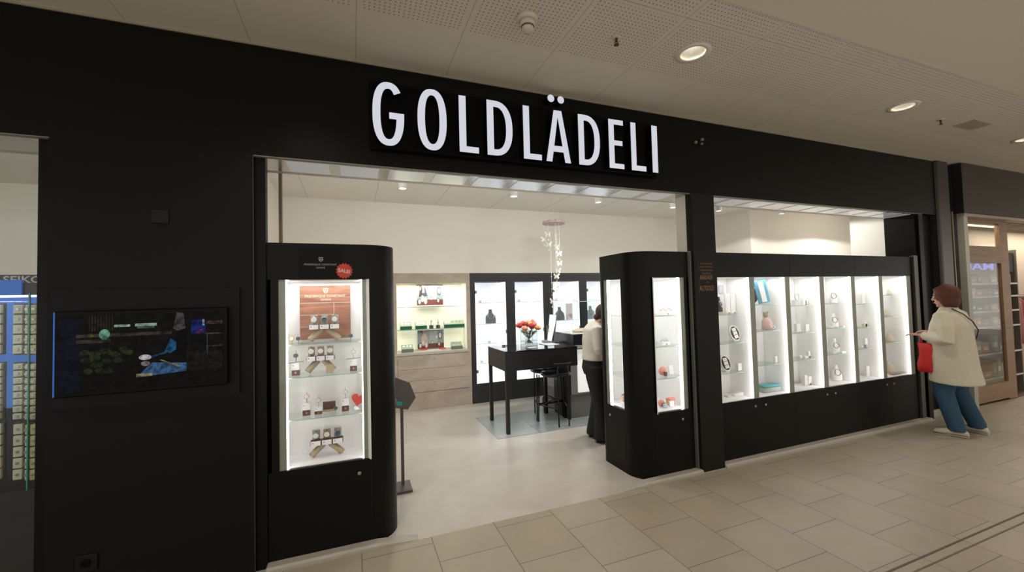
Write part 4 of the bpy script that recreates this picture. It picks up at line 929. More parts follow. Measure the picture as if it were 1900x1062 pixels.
glazed(1.82, 3.25, [(1.90, 2.45), (2.615, 3.155)], 'anthracite glazed wall cabinet behind the high table and flowers')
glazed(3.252, 4.68, [(3.35, 3.89), (4.05, 4.59)], 'anthracite glazed wall cabinet behind the counter showcase')
greyv = M('grey_velvet', '#6d6e73', .8)
bust(at(910, 598, 3.72).x, 3.72, 1.302, .24, greyv, 'grey necklace bust with silver chain alone behind the glass door', silver, group='grey necklace busts', sc=1.7)
bust(at(1038, 580, 3.72).x, 3.72, 1.302+.0, .24, greyv, 'grey necklace bust beside the pink jewellery card', silver, group='grey necklace busts', sc=1.7)
bust(at(1095, 580, 3.72).x, 3.72, 1.302, .24, M('pale_velvet', '#8f98a3', .8), 'pale grey necklace bust above the shop assistant', silver, group='grey necklace busts', sc=1.7)
t = empty('jewellery_card', (at(1056, 575, 3.72).x, 3.72, 1.302), 'pink jewellery card behind the glass showcase', 'card'); b = B(); b.box(-.07, .07, -.004, .004, 0, .30); b.build('card', M('blush_card', '#d9cac9', .6), t)
b = B(); b.quad([(.02, -.006, .03), (.065, -.006, .03), (.055, -.006, .11), (-.03, -.006, .10)], M('blush_photo', '#b07f72', .6)); b.build('printed_photo', None, t)
i_ = 0
for (ca, cc) in ((1.90, 2.45), (2.615, 3.155), (3.35, 3.89)):
    for zi, z in enumerate((1.66, 1.30, .965, .64)):
        for k in range(3):
            x = ca+.12+.15*k
            if (k+zi) % 3 or z == 1.30: continue
            h = .04
            block(x, 3.70, z+.001, .05, .04, h, M('frosted_stand', '#dfe4ec', .4), 'frosted_stand', '%s frosted ring stand on the %s shelf behind the %s glass door' % (['left', 'middle', 'right'][k], ['top', 'second', 'third', 'lowest'][zi], {1.90: 'first', 2.615: 'second', 3.35: 'third'}[ca]), 'ring stand', 'frosted ring stands behind the glass doors')
# high black table
t = empty('high_table', (2.30, 2.21, 0), 'high black table with glossy top and deep apron', 'table')
blk = M('table_black', (.009, .009, .010), .4); 
b = B(); b.box(-.515, .525, -.355, .355, .79, 1.035); b.build('apron', blk, t, bevel=.003)
b = B(); b.box(-.52, .53, -.36, .36, 1.036, 1.046); b.build('glass_top', M('table_top_glass', (.012, .013, .016), .03, spec=.9), t)
for sx, sy in ((-.49, -.33), (-.49, .33), (.36, .33)):
    b = B(); b.box(sx-.022, sx+.022, sy-.022, sy+.022, .0037, .79); b.build('leg', blk, t)
b = B(); b.box(.50, .524, -.13, .33, .0037, .79); b.build('side_panel', blk, t)
# vase with flowers
t = empty('flower_vase', (2.31, 2.30, 1.0475), 'clear square glass vase on the high table', 'vase')
vg = glass_mat('vase_glass', (.93, .95, .95), .3)
b = B(); b.box(-.09, .09, -.09, .09, 0, .02); b.box(-.09, -.086, -.09, .09, .02, .21); b.box(.086, .09, -.09, .09, .02, .21); b.box(-.086, .086, -.09, -.086, .02, .21); b.box(-.086, .086, .086, .09, .02, .21); b.build('glass', vg, t)
b = B()
for ex_, ey_ in ((-.09, -.09), (.088, -.09), (.088, .088), (-.09, .088)): b.box(ex_-.001, ex_+.003, ey_-.001, ey_+.003, .0, .212)
b.box(-.091, .091, -.0915, -.0895, .207, .213); b.box(-.0915, -.0895, -.09, .09, .207, .213); b.box(-.091, .091, -.0925, -.091, 0, .018); b.build('glass_edges', M('vase_edge', '#b9c6c4', .15), t)
fr = random.Random(5)
cols = [M('flower_orange', '#ec9a70', .7), M('flower_peach', '#f2bf9d', .7), M('flower_red', '#b3303a', .7), M('flower_coral', '#e8806a', .7), M('flower_yellow', '#f1c27a', .7)]
stemm = M('flower_stem', '#3c5230', .7)
t0 = empty('flower_bouquet', (2.31, 2.30, 1.07), 'bouquet of orange, peach and red roses in the square vase', 'flowers')
n_ = 0
for ring_, (rr, zz_, cnt) in enumerate(((.0, .295, 1), (.08, .278, 6), (.145, .235, 10))):
    for k in range(cnt):
        a = 2*PI*k/max(cnt, 1)+ring_*.4; x, y, z = rr*math.cos(a), rr*math.sin(a), zz_+fr.uniform(-.02, .025)
        b = B(); R_ = fr.uniform(.032, .042)
        for q in range(3):
            rq = R_*(1-.24*q); b.rings([[Vector((x+rq*f_*(1+.10*math.sin(5*th+q*2))*math.cos(th), y+rq*f_*(1+.10*math.sin(5*th+q*2))*math.sin(th), z+dz*R_+q*.006)) for th in [2*PI*i/15 for i in range(15)]] for f_, dz in ((.25, -.7), (.75, -.45), (1, .1), (.88, .55), (.5, .72))])
        fl = b.build('rose', cols[(k*3+ring_*2+int(fr.random()*2)) % 5], t0)
        b = B(); b.tube([(x, y, z-.02), (x*.50, y*.50, .14), (-x*.42, -y*.42, .005)], .0035, seg=5); b.build('stem', stemm, fl)
for k in range(9):
    a = 2*PI*k/9+.2; b = B(); p0 = Vector((.05*math.cos(a), .05*math.sin(a), .13)); p1 = Vector((.14*math.cos(a), .14*math.sin(a), .17+.02*(k % 2)))
    s_ = Vector((-math.sin(a), math.cos(a), 0))*.022; mpt = (p0+p1)/2+Vector((0, 0, .012))
    b.rings([[p0+s_*.1, p0-s_*.1, p0+Vector((0, 0, .002))], [mpt+s_, mpt-s_, mpt+Vector((0, 0, .004))], [p1+s_*.1, p1-s_*.1, p1+Vector((0, 0, .002))]]); b.build('leaf', stemm, t0)
block(2.62, 2.30, 1.048, .20, .26, .004, M('white_paper', '#f3f3f6', .5), 'paper_sheet', 'white sheet lying on the right end of the high table', 'paper', rz=.1)
block(2.24, 2.02, 1.048, .13, .07, .008, wd, 'flat_card', 'small white card on the high table in front of the vase', 'card', rz=.1)
block(1.98, 2.44, 1.048, .05, .03, .02, alu, 'card_holder', 'small metal card holder at the back of the high table', 'holder')
# bar stools
def stool(x, y, rz, label):
    t = empty('bar_stool', (x, y, 0), label, 'bar stool', 'black bar stools at the high table', rz)
    sm_ = M('stool_metal', (.01, .01, .011), .35, metal=.4); lt = M('stool_leather', (.018, .02, .028), .35)
    b = B(); b.rings([[Vector((.20*sx_*math.copysign(abs(math.cos(th))**.7, math.cos(th)), .17*sx_*math.copysign(abs(math.sin(th))**.7, math.sin(th))+.03, z)) for th in [2*PI*i/24 for i in range(24)]] for sx_, z in ((.9, .645), (1, .655), (1, .68), (.92, .70), (.6, .703))]); b.build('seat', lt, t)
    for sx_ in (-1, 1):
        b = B(); b.tube([(sx_*.205, .18, .004), (sx_*.185, .17, .645)], .010, seg=8); b.build('leg', sm_, t)
        b = B(); b.tube([(sx_*.075, -.18, .004), (sx_*.075, -.175, .65), (sx_*.075, -.185, .83)], .010, seg=8); b.build('leg', sm_, t)
    b = B(); pts = [(.155*math.sin(a_), -.215+.055*(1-math.cos(a_))*1.6, .835) for a_ in [-1.2+2.4*i/12 for i in range(13)]]; b.tube(pts, .013, seg=8); b.build('back_rail', sm_, t)
    b = B(); b.tube([(-.20, .178, .235), (.20, .178, .235)], .009, seg=8); b.tube([(-.198, .175, .235), (-.075, -.18, .235)], .008, seg=8); b.tube([(.198, .175, .235), (.075, -.18, .235)], .008, seg=8); b.build('footrest', sm_, t)
    b = B(); b.tube([(.10*math.cos(a_), .17-.10*math.sin(a_), .235+.07*math.sin(a_)) for a_ in [PI*i/10 for i in range(11)]], .007, seg=7); b.build('foot_arc', sm_, t)
stool(2.585, 2.02, 0, 'black bar stool at the near side of the high table'); stool(2.58, 2.42, PI, 'black bar stool at the far side of the high table')
# counter with showcase
t = empty('sales_counter', (3.4, 2.5, 0), 'white and grey sales counter with lit front panel beside the high table', 'counter')
b = B(); b.box(-.545, .9, -.37, .5, 0.0037, .33); b.build('plinth', M('counter_plinth', '#6f716f', .5), t)
b = B(); b.box(-.545, .9, -.39, .5, .331, .985); b.build('body', M('counter_grey', '#8d8d8b', .45), t, bevel=.004)
b = B(); b.box(-.44, .88, -.405, -.391, .36, .965); b.build('front_panel', M('lit_counter_front', '#f4f3f1', .5, emit=.45, ecol='#ffffff'), t)
b = B(); b.box(-.56, .92, -.46, .52, .99, 1.035); b.build('worktop', M('counter_top', '#a5a5a0', .25), t, bevel=.003)
t = empty('glass_showcase', (3.15, 2.40, 1.0365), 'glass showcase with black base box on the sales counter', 'showcase')
b = B(); b.box(-.28, .42, -.36, .24, 0, .15); b.build('base_box', M('showcase_black', (.011, .012, .015), .3), t, bevel=.003)
b = B(); b.box(-.27, .41, -.35, .23, .151, .156); b.build('display_floor', wd, t)
b = B(); gt = .61; 
b.box(-.28, .42, -.36, -.355, .157, gt); b.box(-.28, -.275, -.355, .24, .157, gt); b.box(.415, .42, -.355, .24, .157, gt); b.box(-.275, .415, .235, .24, .157, gt); b.box(-.28, .42, -.36, .24, gt, gt+.006); b.build('glass_case', glass_mat('case_glass', (.97, .985, .98), .12), t)
b = B()
for (x, y) in ((-.279, -.359), (.419, -.359), (-.279, .239), (.08, -.36)): b.box(x-.002, x+.002, y-.002, y+.002, .157, gt)
b.box(-.281, .421, -.3615, -.3595, gt, gt+.007); b.build('glass_edges', M('glass_edge_pale', '#c6d8d2', .2), t)
b = B(); b.rings([[Vector((r*.20*math.cos(th)*(1+.05*math.sin(3*th)), r*.12*math.sin(th), z)) for th in [2*PI*i/20 for i in range(20)]] for r, z in ((.7, .0), (1, .012), (.95, .03), (.5, .05), (.2, .055))]); tag(b.build('cream_cushion', M('cream_cushion', '#ddd0b4', .8), None, (3.22, 2.32, 1.194)), 'cream jewellery cushion inside the glass showcase', 'cushion')
# tilting mirror
t = empty('table_mirror', (2.72, 2.44, 1.0475), 'tilted table mirror on the right end of the high table', 'mirror'); mx = Matrix.Rotation(-1.50, 4, 'Z') @ Matrix.Translation((0, 0, .02)) @ Matrix.Rotation(-.14, 4, 'X')
b = B(); b.box(-.10, .10, -.004, .004, 0, .40, mx=mx); b.build('frame', alu, t)
b = B(); b.box(-.094, .094, -.0055, -.004, .006, .394, mx=mx); b.build('mirror_glass', M('mirror_glass', '#e9efee', .02, metal=1), t)
b = B(); b.box(-.08, .08, -.05, .09, 0, .012); b.tube([(0, .09, .01), (0, .12, .25)], .005, seg=6); b.build('base', alu, t)
# chandelier of butterflies
t = empty('butterfly_mobile', (2.78, 2.35, 2.80), 'hanging white mobile of butterflies on bead strings over the table', 'mobile')
wm_ = M('mobile_white', '#f7f2ee', .4); pk = M('mobile_pinkish', '#cdb7b3', .6)
b = B(); b.lathe([(.165, 0), (.17, .012), (.165, .03), (.10, .034)], seg=24); b.build('ceiling_ring', pk, t)
b = B()
for k in range(3): b.tube([(.12*math.cos(2.1*k), .12*math.sin(2.1*k), .03), (0, 0, HS-2.80)], .0012, seg=4)
b.build('hanging_wire', wm_, t)
b = B()
for k in range(10):
    a = 2*PI*k/10; b.ball((.15*math.cos(a), .15*math.sin(a), .02), .022, seg=8, rg=5)
b.build('rosette', M('mobile_mauve', '#b9a3a3', .6), t)
MOB = [(-.10, 438), (-.115, 446), (-.06, 456), (0, 464), (.03, 476), (.085, 493), (.095, 506), (.05, 517), (.01, 534), (-.03, 546), (-.065, 564)]
for k, (x, py) in enumerate(MOB):
    y = .10*math.sin(k*1.25); z1 = -(py-418)*.0078
    b = B(); b.tube([(x, y, 0), (x, y, z1-.08)], .0022, seg=4)
    for j in range(int(-z1/.09)): b.ball((x, y, -.06-.09*j), .008, seg=6, rg=4)
    b.ball((x, y, z1-.085), .012, seg=6, rg=4); st = b.build('bead_string', wm_, t)
    b = B(); rz = Matrix.Translation((x, y, z1)) @ Matrix.Rotation(-.4+.5*math.sin(k*1.7), 4, 'Z') @ Matrix.Scale(1.25, 4)
    for s in (-1, 1):
        b.prism([(0, -.006), (s*.022, -.030), (s*.036, -.018), (s*.022, .004), (s*.044, .022), (s*.034, .040), (s*.008, .016)][::s], -.003, .003, mx=rz @ Matrix.Rotation(PI/2+.3*s*0, 4, 'X') @ Matrix.Rotation(.5*s, 4, 'Y'))
    b.build('butterfly', wm_, st)
# ceiling spots in the shop; those behind the fascia and left bay are added
for i, (x, y) in enumerate(SHOP_SPOTS):
    if i > 4 and i not in (5, 6): pass
    l = ['white tube spotlight above the left display cabinet', 'white tube spotlight second along the shop entrance', 'white tube spotlight third along the shop entrance', 'white tube spotlight beside the narrow black pillar', 'white tube spotlight seen above the first window cabinet'][i] if i < 5 else None
    if i >= 5: l = ['white tube spotlight by the side wall behind the window cabinets', 'white tube spotlight at the far end behind the window cabinets', 'added unseen white tube spotlight close behind the fascia above the left cabinet', 'added unseen white tube spotlight close behind the fascia above the entrance', 'added unseen white tube spotlight close behind the fascia beside the right rounded cabinet', 'added unseen white tube spotlight close behind the fascia right of the pillar', 'added unseen white tube spotlight close behind the fascia over the window cabinets', 'added unseen white tube spotlight in the bay nearest the television pillar', 'added unseen white tube spotlight in the bay farther left of the television pillar'][i-5]
    t = empty('tube_spotlight', (x, y, HS), l, 'ceiling spotlight', 'white tube spotlights on the shop ceiling')
    b = B(); n = 20
    b.lathe([(.045, 0), (.045, -.335), (.041, -.335), (.041, -.32)], seg=20, caps=False); b.build('housing', M('spot_white', '#dcdad4', .4), t)
    b = B(); b.lathe([(.040, -.326), (.040, -.32)], seg=20); b.build('lens', M('spot_lens', '#ffffff', .3, emit=6, ecol='#fff4e4'), t)
# suspended flat lamp behind the pillar
t = empty('panel_lamp', (4.0, .46, 2.80), 'flat bluish white panel lamp near the ceiling behind the pillar', 'ceiling lamp')
b = B(); b.box(-.28, .28, -.09, .18, 0, .05); b.build('frame', M('panel_frame', '#9aa6a8', .4), t); b = B(); b.box(-.25, .22, -.08, .12, -.004, 0); b.build('diffuser', M('panel_diffuser', '#ffffff', .4, emit=.9, ecol='#dbe9f4'), t); b = B(); b.tube([(-.2, .05, .05), (-.2, .05, HS-2.8)], .005, seg=6); b.tube([(.2, .05, .05), (.2, .05, HS-2.8)], .005, seg=6); b.build('hanger', alu, t)
# brochure stand inside the entrance
t = empty('brochure_stand', (.42, .93, 0), 'grey leaflet stand with turquoise print just behind the left cabinet', 'stand')
gm = M('stand_grey', '#5f5c57', .45, metal=.3)
b = B(); b.box(-.13, .06, -.16, .07, .002, .022); b.build('base', gm, t, bevel=.003)
b = B(); b.box(-.022, .004, -.015, .015, .022, .74); b.build('pole', gm, t)
mx = Matrix.Translation((-.05, 0, .72)) @ Matrix.Rotation(-.45, 4, 'X') @ Matrix.Rotation(.25, 4, 'Y')
b = B(); b.prism([(-.16, .0), (.10, 0), (.15, .12), (.07, .25), (-.16, .30)], 0, .01, mx=mx @ Matrix.Rotation(PI/2, 4, 'X')); b.build('back_plate', gm, t)
b = B(); b.box(-.15, .06, -.03, 0, .0, .02, mx=mx); b.build('tray', gm, t)
for i, (x, m) in enumerate(((-.10, M('leaflet_green', '#5b6a60', .6)), (-.045, M('leaflet_grey', '#8a8f88', .6)), (.012, M('leaflet_turquoise', '#2e9ba0', .5)))):
    b = B(); b.box(x-.026, x+.026, -.018, -.014, .02, .10-.02*i, mx=mx); tag(b.build('leaflet', m, None, (.42, .93, 0)), ['dark green leaflet in the grey stand', 'pale grey leaflet in the grey stand', 'turquoise leaflet in the grey stand'][i], 'leaflet')
# ================================================================ CEILING FITTINGS
dl_lab = ['recessed round downlight over the far left shop window', 'recessed round downlight above the television pillar', 'recessed round downlight above the end of the sign', 'recessed round downlight above the window cabinets', 'recessed round downlight near the grey air vent', 'recessed round downlight above the neighbouring shop']
for i, (x, y) in enumerate(MALL_LAMPS):
    t = empty('recessed_downlight', (x, y, HC), dl_lab[i], 'ceiling light', 'recessed downlights in the mall ceiling')
    b = B(); n = 36; R1, R2 = .125, .085
    b.rings([[Vector((r*math.cos(2*PI*k/n), r*math.sin(2*PI*k/n), z)) for k in range(n)] for r, z in ((R1, -.001), (R1, -.004), (R2+.006, -.006), (R2, -.003), (R2, .001))], caps=False); b.build('trim_ring', M('downlight_ring', '#e0d6cc', .5), t)
    b = B(); b.rings([[Vector((r*math.cos(2*PI*k/n), r*math.sin(2*PI*k/n), z)) for k in range(n)] for r, z in ((R2-.001, -.002), (.072, .03), (.045, .07))], caps=False); b.build('reflector', M('downlight_reflector', '#dcd8cc', .35), t)
    b = B(); b.lathe([(.020, .072), (.020, .060), (.016, .056)], seg=20); b.build('bulb', M('downlight_bulb', '#ffffff', .3, emit=12, ecol='#fff6e8'), t)
    b = B(); b.lathe([(.046, .074), (.046, .070)], seg=24); b.build('reflector_cap', M('downlight_cap', '#5a564e', .4), t)
t = empty('smoke_detector', (1.027, -.79, HC), 'round cream smoke detector on the perforated ceiling', 'smoke detector')
dc = M('detector_cream', '#cfc4b4', .5)
b = B(); b.lathe([(.064, 0), (.064, -.022), (.056, -.03), (.050, -.031)], seg=28); b.build('base', dc, t)
b = B(); b.lathe([(.048, -.031), (.048, -.055), (.044, -.062)], seg=28); b.build('collar', dc, t)
b = B(); b.lathe([(.040, -.062), (.040, -.066)], seg=28); b.build('sensor_slot', M('detector_slot', '#5b4c40', .6), t)
b = B(); b.lathe([(.036, -.066), (.038, -.08), (.030, -.092), (.012, -.096)], seg=28); b.build('cap', dc, t)
def sprinkler(x, y, label):
    t = empty('sprinkler_head', (x, y, HC), label, 'sprinkler')
    b = B(); b.lathe([(.030, 0), (.028, -.005), (.012, -.007)], seg=20); b.build('flange', dc, t)
    sm_ = M('sprinkler_metal', '#5c4a40', .35, metal=.7); b = B(); b.lathe([(.009, -.007), (.009, -.025)], seg=12); b.tube([(.008, 0, -.022), (.014, 0, -.035), (.006, 0, -.048)], .0025, seg=6); b.tube([(-.008, 0, -.022), (-.014, 0, -.035), (-.006, 0, -.048)], .0025, seg=6); b.lathe([(.018, -.050), (.018, -.052)], seg=16); b.lathe([(.004, -.022), (.004, -.05)], seg=8); b.build('head', sm_, t)
sprinkler(1.673, -.80, 'small metal sprinkler between smoke detector and first downlight'); sprinkler(5.684, -.757, 'small metal sprinkler near the grey air vent')
t = empty('air_vent', (6.22, -.79, HC), 'grey rectangular air vent in the mall ceiling', 'vent')
b = B(); b.box(-.18, .18, -.085, .085, -.004, 0); b.build('frame', M('vent_grey', '#b3aa9c', .5), t)
b = B()
for k in range(9): b.box(-.165, .165, -.075+.017*k, -.069+.017*k, -.0055, -.004)
b.build('grille', M('vent_dark', '#9a9082', .5), t)
# ================================================================ LEFT SHOP WINDOW SHOWCASE
t = empty('watch_showcase', (-2.4, .3, 0), 'blue lit watch showcase in the shop window left of the pillar', 'showcase')
o = lambda x: x+2.4; q = lambda y: y-.3
blue = M('showcase_blue', '#174f97', .4, emit=.55, ecol='#1a57a4'); navy = M('showcase_navy', '#0a1430', .5)
b = B(); b.box(o(-3.2), o(-1.68), q(.13), q(.60), 0, .70); b.build('base', M('showcase_base', (.006, .007, .011), .4), t)
b = B(); b.box(o(-3.2), o(-1.68), q(.13), q(.60), 1.80, 1.915); hd = b.build('header', M('showcase_header', (.006, .006, .008), .4), t)
text_mesh('lettering', 'SEIKO', M('white_print', '#b9bcc4', .5), (o(-1.835), o(-1.672), 1.868, 1.908), hd, .001, y=q(.128), bold=.02)
b = B(); b.box(o(-3.2), o(-1.752), q(.115), q(.127), 1.80, 1.885); b.build('blue_header_plate', blue, t)
b = B(); b.box(o(-3.2), o(-1.68), q(.40), q(.42), 1.12, 1.80); b.build('blue_back', blue, t)
b = B(); b.box(o(-3.2), o(-1.68), q(.40), q(.42), .70, 1.12); b.build('navy_back', navy, t)
b = B(); b.box(o(-3.2), o(-1.70), q(.16), q(.40), 1.793, 1.80); b.build('light_bar', M('showcase_light', '#ffffff', .4, emit=1.2, ecol='#dfeaf4'), t)
b = B(); b.box(o(-3.2), o(-1.69), q(.135), q(.14), .70, 1.80); b.build('glass_pane', glass, t)
b = B(); b.box(o(-1.727), o(-1.721), q(.125), q(.134), .70, 1.81); b.build('teal_glass_edge', M('teal_edge', '#2f8f86', .2), t)
b = B(); b.box(o(-1.80), o(-1.68), q(.30), q(.34), .72, 1.10); b.build('dark_side_board', M('dark_board', '#191a1f', .6), t)
cush = M('watch_cushion', '#cfccb6', .6); cushy = M('watch_cushion_yellow', '#c9bf8a', .6)
rows = [('upper', 565, 655, 5), ('middle', 674, 776, 8), ('lower', 786, 888, 5)]
for nm_, ya, yb_, n in rows:
    for ci_, (xa, xb, cl) in enumerate(((-14, 8, 'outermost white'), (27.5, 47, 'wide white'), (49.5, 57.5, 'narrow white'), (59, 73, 'yellowish'))):
        sl = -.12*(ya-530)/100*5
        t2 = empty('cushion_tray', (at(xa, ya, .22).x, .22, at(xa, yb_+3, .22).z), '%s cushion column of the %s tray in the blue watch showcase' % (cl, nm_), 'watch tray', 'cushion trays in the blue showcase')
        X0_, X1_ = 0, at(xb, ya, .22).x-at(xa, ya, .22).x; zA = at(xa, ya, .22).z-t2.location.z
        b = B(); b.box(X0_-.004, X1_+.004, .002, .012, -.004, zA+.004); b.build('tray', M('tray_dark', '#3b3a34', .6), t2)
        hgt_ = zA/n
        for k in range(n):
            b = B(); b.box(X0_+.0025, X1_-.0025, -.018, .0015, k*hgt_+.004, (k+1)*hgt_-.004)
            cu_ = b.build('cushion', cushy if ci_ == 3 else cush, t2, bevel=.003)
            b = B(); cxx = (X0_+X1_)/2; b.lathe([(.008, 0), (.008, .004)], seg=10, mx=Matrix.Translation((cxx, -.018, (k+.5)*hgt_)) @ Matrix.Rotation(PI/2, 4, 'X')); b.build('watch', steel, cu_)
lamp('showcase_lamp', 'AREA', (-2.2, .22, 1.77), 3.0, (.85, .93, 1), 1.2, .06, target=(-2.1, .26, 0))
# shop window glass of the left bay
b = B(); b.box(-5, -1.67, .10, .106, .04, ZF); struct(b.build('window_1', glass))
# ================================================================ NEIGHBOURING SHOP
nb = M('neighbour_brown', '#3a3029', .5, spec=.3)
b = B(); b.box(7.88, 24, -.05, .10, 2.74, HC-.012); struct(b.build('wall_neighbour_fascia', nb))
b = B(); b.box(7.875, 7.8795, -.05, .12, 2.74, HC-.012); struct(b.build('trim_15', M('fascia_end', (.003, .003, .003), .6)))
b = B(); b.box(7.93, 24, -.03, .10, 2.70, 2.739); struct(b.build('trim_16', M('header_rail', '#a8998a', .5)))
b = B(); b.box(7.93, 8.03, -.02, .10, 0, 2.70); struct(b.build('trim_17', M('white_post', '#a5a598', .5)))
b = B(); b.box(8.035, 8.17, .05, .10, 0, 2.70); struct(b.build('trim_18', doorwood))
t = empty('door_1', (8.82, .12, 0), 'brown wooden shop door with tall glass pane behind the person in the cream coat', 'door'); t['kind'] = 'structure'
o = lambda x: x-8.82
b = B(); y0, y1 = -.025, .025
b.box(o(8.18), o(8.29), y0, y1, .01, 2.70); b.box(o(9.22), o(9.46), y0, y1, .01, 2.70); b.box(o(8.29), o(9.22), y0, y1, 2.66, 2.70); b.box(o(8.29), o(9.22), y0, y1, 2.06, 2.31); b.box(o(8.29), o(9.22), y0, y1, .03, .27)
b.build('door_frame', doorwood, t)
b = B(); b.box(o(8.29), o(9.22), -.003, .003, .27, 2.06); b.box(o(8.29), o(9.22), -.003, .003, 2.31, 2.66); b.build('door_glass', glass_mat('door_glass', (.93, .94, .92), .35), t)
b = B(); b.box(7.95, 20, .101, .95, -.01, .001); struct(b.build('floor_neighbour', stone_mat('neighbour_floor', '#6b5648', '#7b6556', 3)))
b = B(); b.box(7.6, 20, .92, .945, 0, 3.0); struct(b.build('wall_neighbour_back', M('neighbour_wall', '#b3a391', .7)))
b = B(); b.box(7.7, 20, .12, .945, 2.82, 2.86); struct(b.build('ceiling_neighbour', M('neighbour_ceiling', '#c7baa7', .7)))
for i in range(12):
    pass
b = B()
for k in range(9): b.box(9.5, 20, .15+.085*k, .19+.085*k, 2.78, 2.82)
struct(b.build('trim_19', M('ceiling_slats', '#8d8172', .6)))
lamp('neighbour_lamp', 'AREA', (9.3, .3, 2.77), 20, (1, .88, .72), 2.0, .2, target=(9.3, .25, 0)); lamp('neighbour_lamp', 'AREA', (12.0, .5, 2.77), 50, (1, .9, .76), 3.0, .3, target=(12, .5, 0))
b = B(); b.box(-1.1, 1.1, -.02, .02, -.012, .012); tag(b.build('light_tube', M('neighbour_tube', '#ffffff', .3, emit=1.6, ecol='#ffe2ad'), None, (9.3, .55, 2.74)), 'long yellowish light tube behind the wooden shop door', 'light')
t = empty('goods_shelf', (9.3, .36, 0), 'tall goods shelf behind the wooden shop door', 'shelf')
shm = M('shelf_metal', '#6f675c', .5)
b = B(); b.box(-.95, .85, .14, .17, 0.002, 2.30); b.box(-.95, -.92, -.12, .14, .002, 2.3); b.box(.82, .85, -.12, .14, .002, 2.3); b.build('frame', shm, t)
SZs = [.30, .68, 1.09, 1.33, 1.56, 1.76]
for z in SZs:
    b = B(); b.box(-.92, .82, -.12, .14, z-.02, z); sh = b.build('shelf_board', shm, t); b = B(); b.box(-.92, .82, -.124, -.12, z-.022, z+.004); b.build('price_rail', M('price_rail', '#c9c4b6', .4), sh)
b = B(); b.box(-.90, .80, -.10, .0, 1.945, 2.25); b.build('sign_box', M('sign_box_dark', '#1b1614', .5), t)
gr = random.Random(11); gcols = ['#a8703a', '#b9812e', '#b8b09a', '#8f8a7c', '#3f5a44', '#6f7a58', '#c2b89f', '#5b5348', '#c07b35', '#9aa08a']
gi = 0; places = ['lowest shelf', 'second lowest shelf', 'third lowest shelf', 'third highest shelf', 'second highest shelf', 'highest shelf']
for si, z in enumerate(SZs):
    x = -.86
    while x < .56:
        w_ = gr.uniform(.12, .26); h = gr.uniform(.08, .155 if si > 1 else .26); c_ = gcols[(gi*7+si*3) % 10] if si != 2 else ['#b8742f', '#c08a2c', '#b56f35'][gi % 3]
        cn = {'#a8703a': 'brown', '#b9812e': 'ochre', '#b8b09a': 'beige', '#8f8a7c': 'grey', '#3f5a44': 'dark green', '#6f7a58': 'olive', '#c2b89f': 'cream', '#5b5348': 'dark brown', '#c07b35': 'orange', '#9aa08a': 'pale green', '#b8742f': 'orange', '#c08a2c': 'amber', '#b56f35': 'rust'}[c_]
        n_in = int((x+.86)/.22)+1
        b = B(); b.box(-w_/2, w_/2, -.08, .10, 0, h); bx = b.build('goods_box', M('goods_'+c_[1:], c_, .6), None, (9.3+x+w_/2, .36, z+.001), bevel=.004)
        tag(bx, '%s box, %s from left, on the %s behind the door' % (cn, ['one', 'two', 'three', 'four', 'five', 'six', 'seven', 'eight', 'nine'][min(8, n_in-1)], places[si]), 'box', 'goods boxes behind the wooden shop door')
        b = B(); b.box(-w_*.3, w_*.3, -.0815, -.08, h*.3, h*.6); b.build('box_print', M('box_label', '#d2cab6', .6), bx)
        x += w_+gr.uniform(.01, .03); gi += 1
t = empty('sign_reflection', (8.90, .235, 2.02), 'violet reflection of a sign in the glass, built as lit capital letters', 'sign')  # mirror image of a sign in the glass, built as glowing letters
b = B(); b.box(-.62, .62, -.004, 0, -.075, .075); b.build('backing', M('sign_box_dark', 0), t)
text_mesh('lettering', 'MAM', M('reflected_violet', '#000000', .4, emit=1.0, ecol='#8a7cf0'), (-.50, .45, -.052, .052), t, .006, y=-.012, bold=.01)
# clothes rails in the open entrance at the far right
t = empty('clothes_rack', (10.95, .5, 0), 'dark rack with pink and dark goods in the entrance right of the wooden door', 'rack')
b = B(); b.tube([(-.35, 0, .003), (-.35, 0, 1.55), (.6, 0, 1.55), (.6, 0, .003)], .012, seg=8); b.build('rail', darkgrey, t)
for i, (x, c_, nm_) in enumerate(((-.28, '#b0736c', 'pink'), (-.14, '#8f4f52', 'rose'), (0.02, '#2b2523', 'dark brown'), (.18, '#3b3330', 'brown'), (.36, '#201c1b', 'black'))):
    b = B(); b.rings([[Vector((.055*r*math.cos(2*PI*k/12)*(1+.1*math.sin(3*k)), .14*r*math.sin(2*PI*k/12), z)) for k in range(12)] for r, z in ((.95, 0), (1, .2), (.9, .55), (.8, .72), (.25, .80))]); tag(b.build('hanging_garment', M('garment_'+nm_.replace(' ', '_'), c_, .8), None, (10.95+x, .5, .72)), '%s garment hanging on the dark rack right of the wooden door' % nm_, 'garment', 'garments on the dark rack')
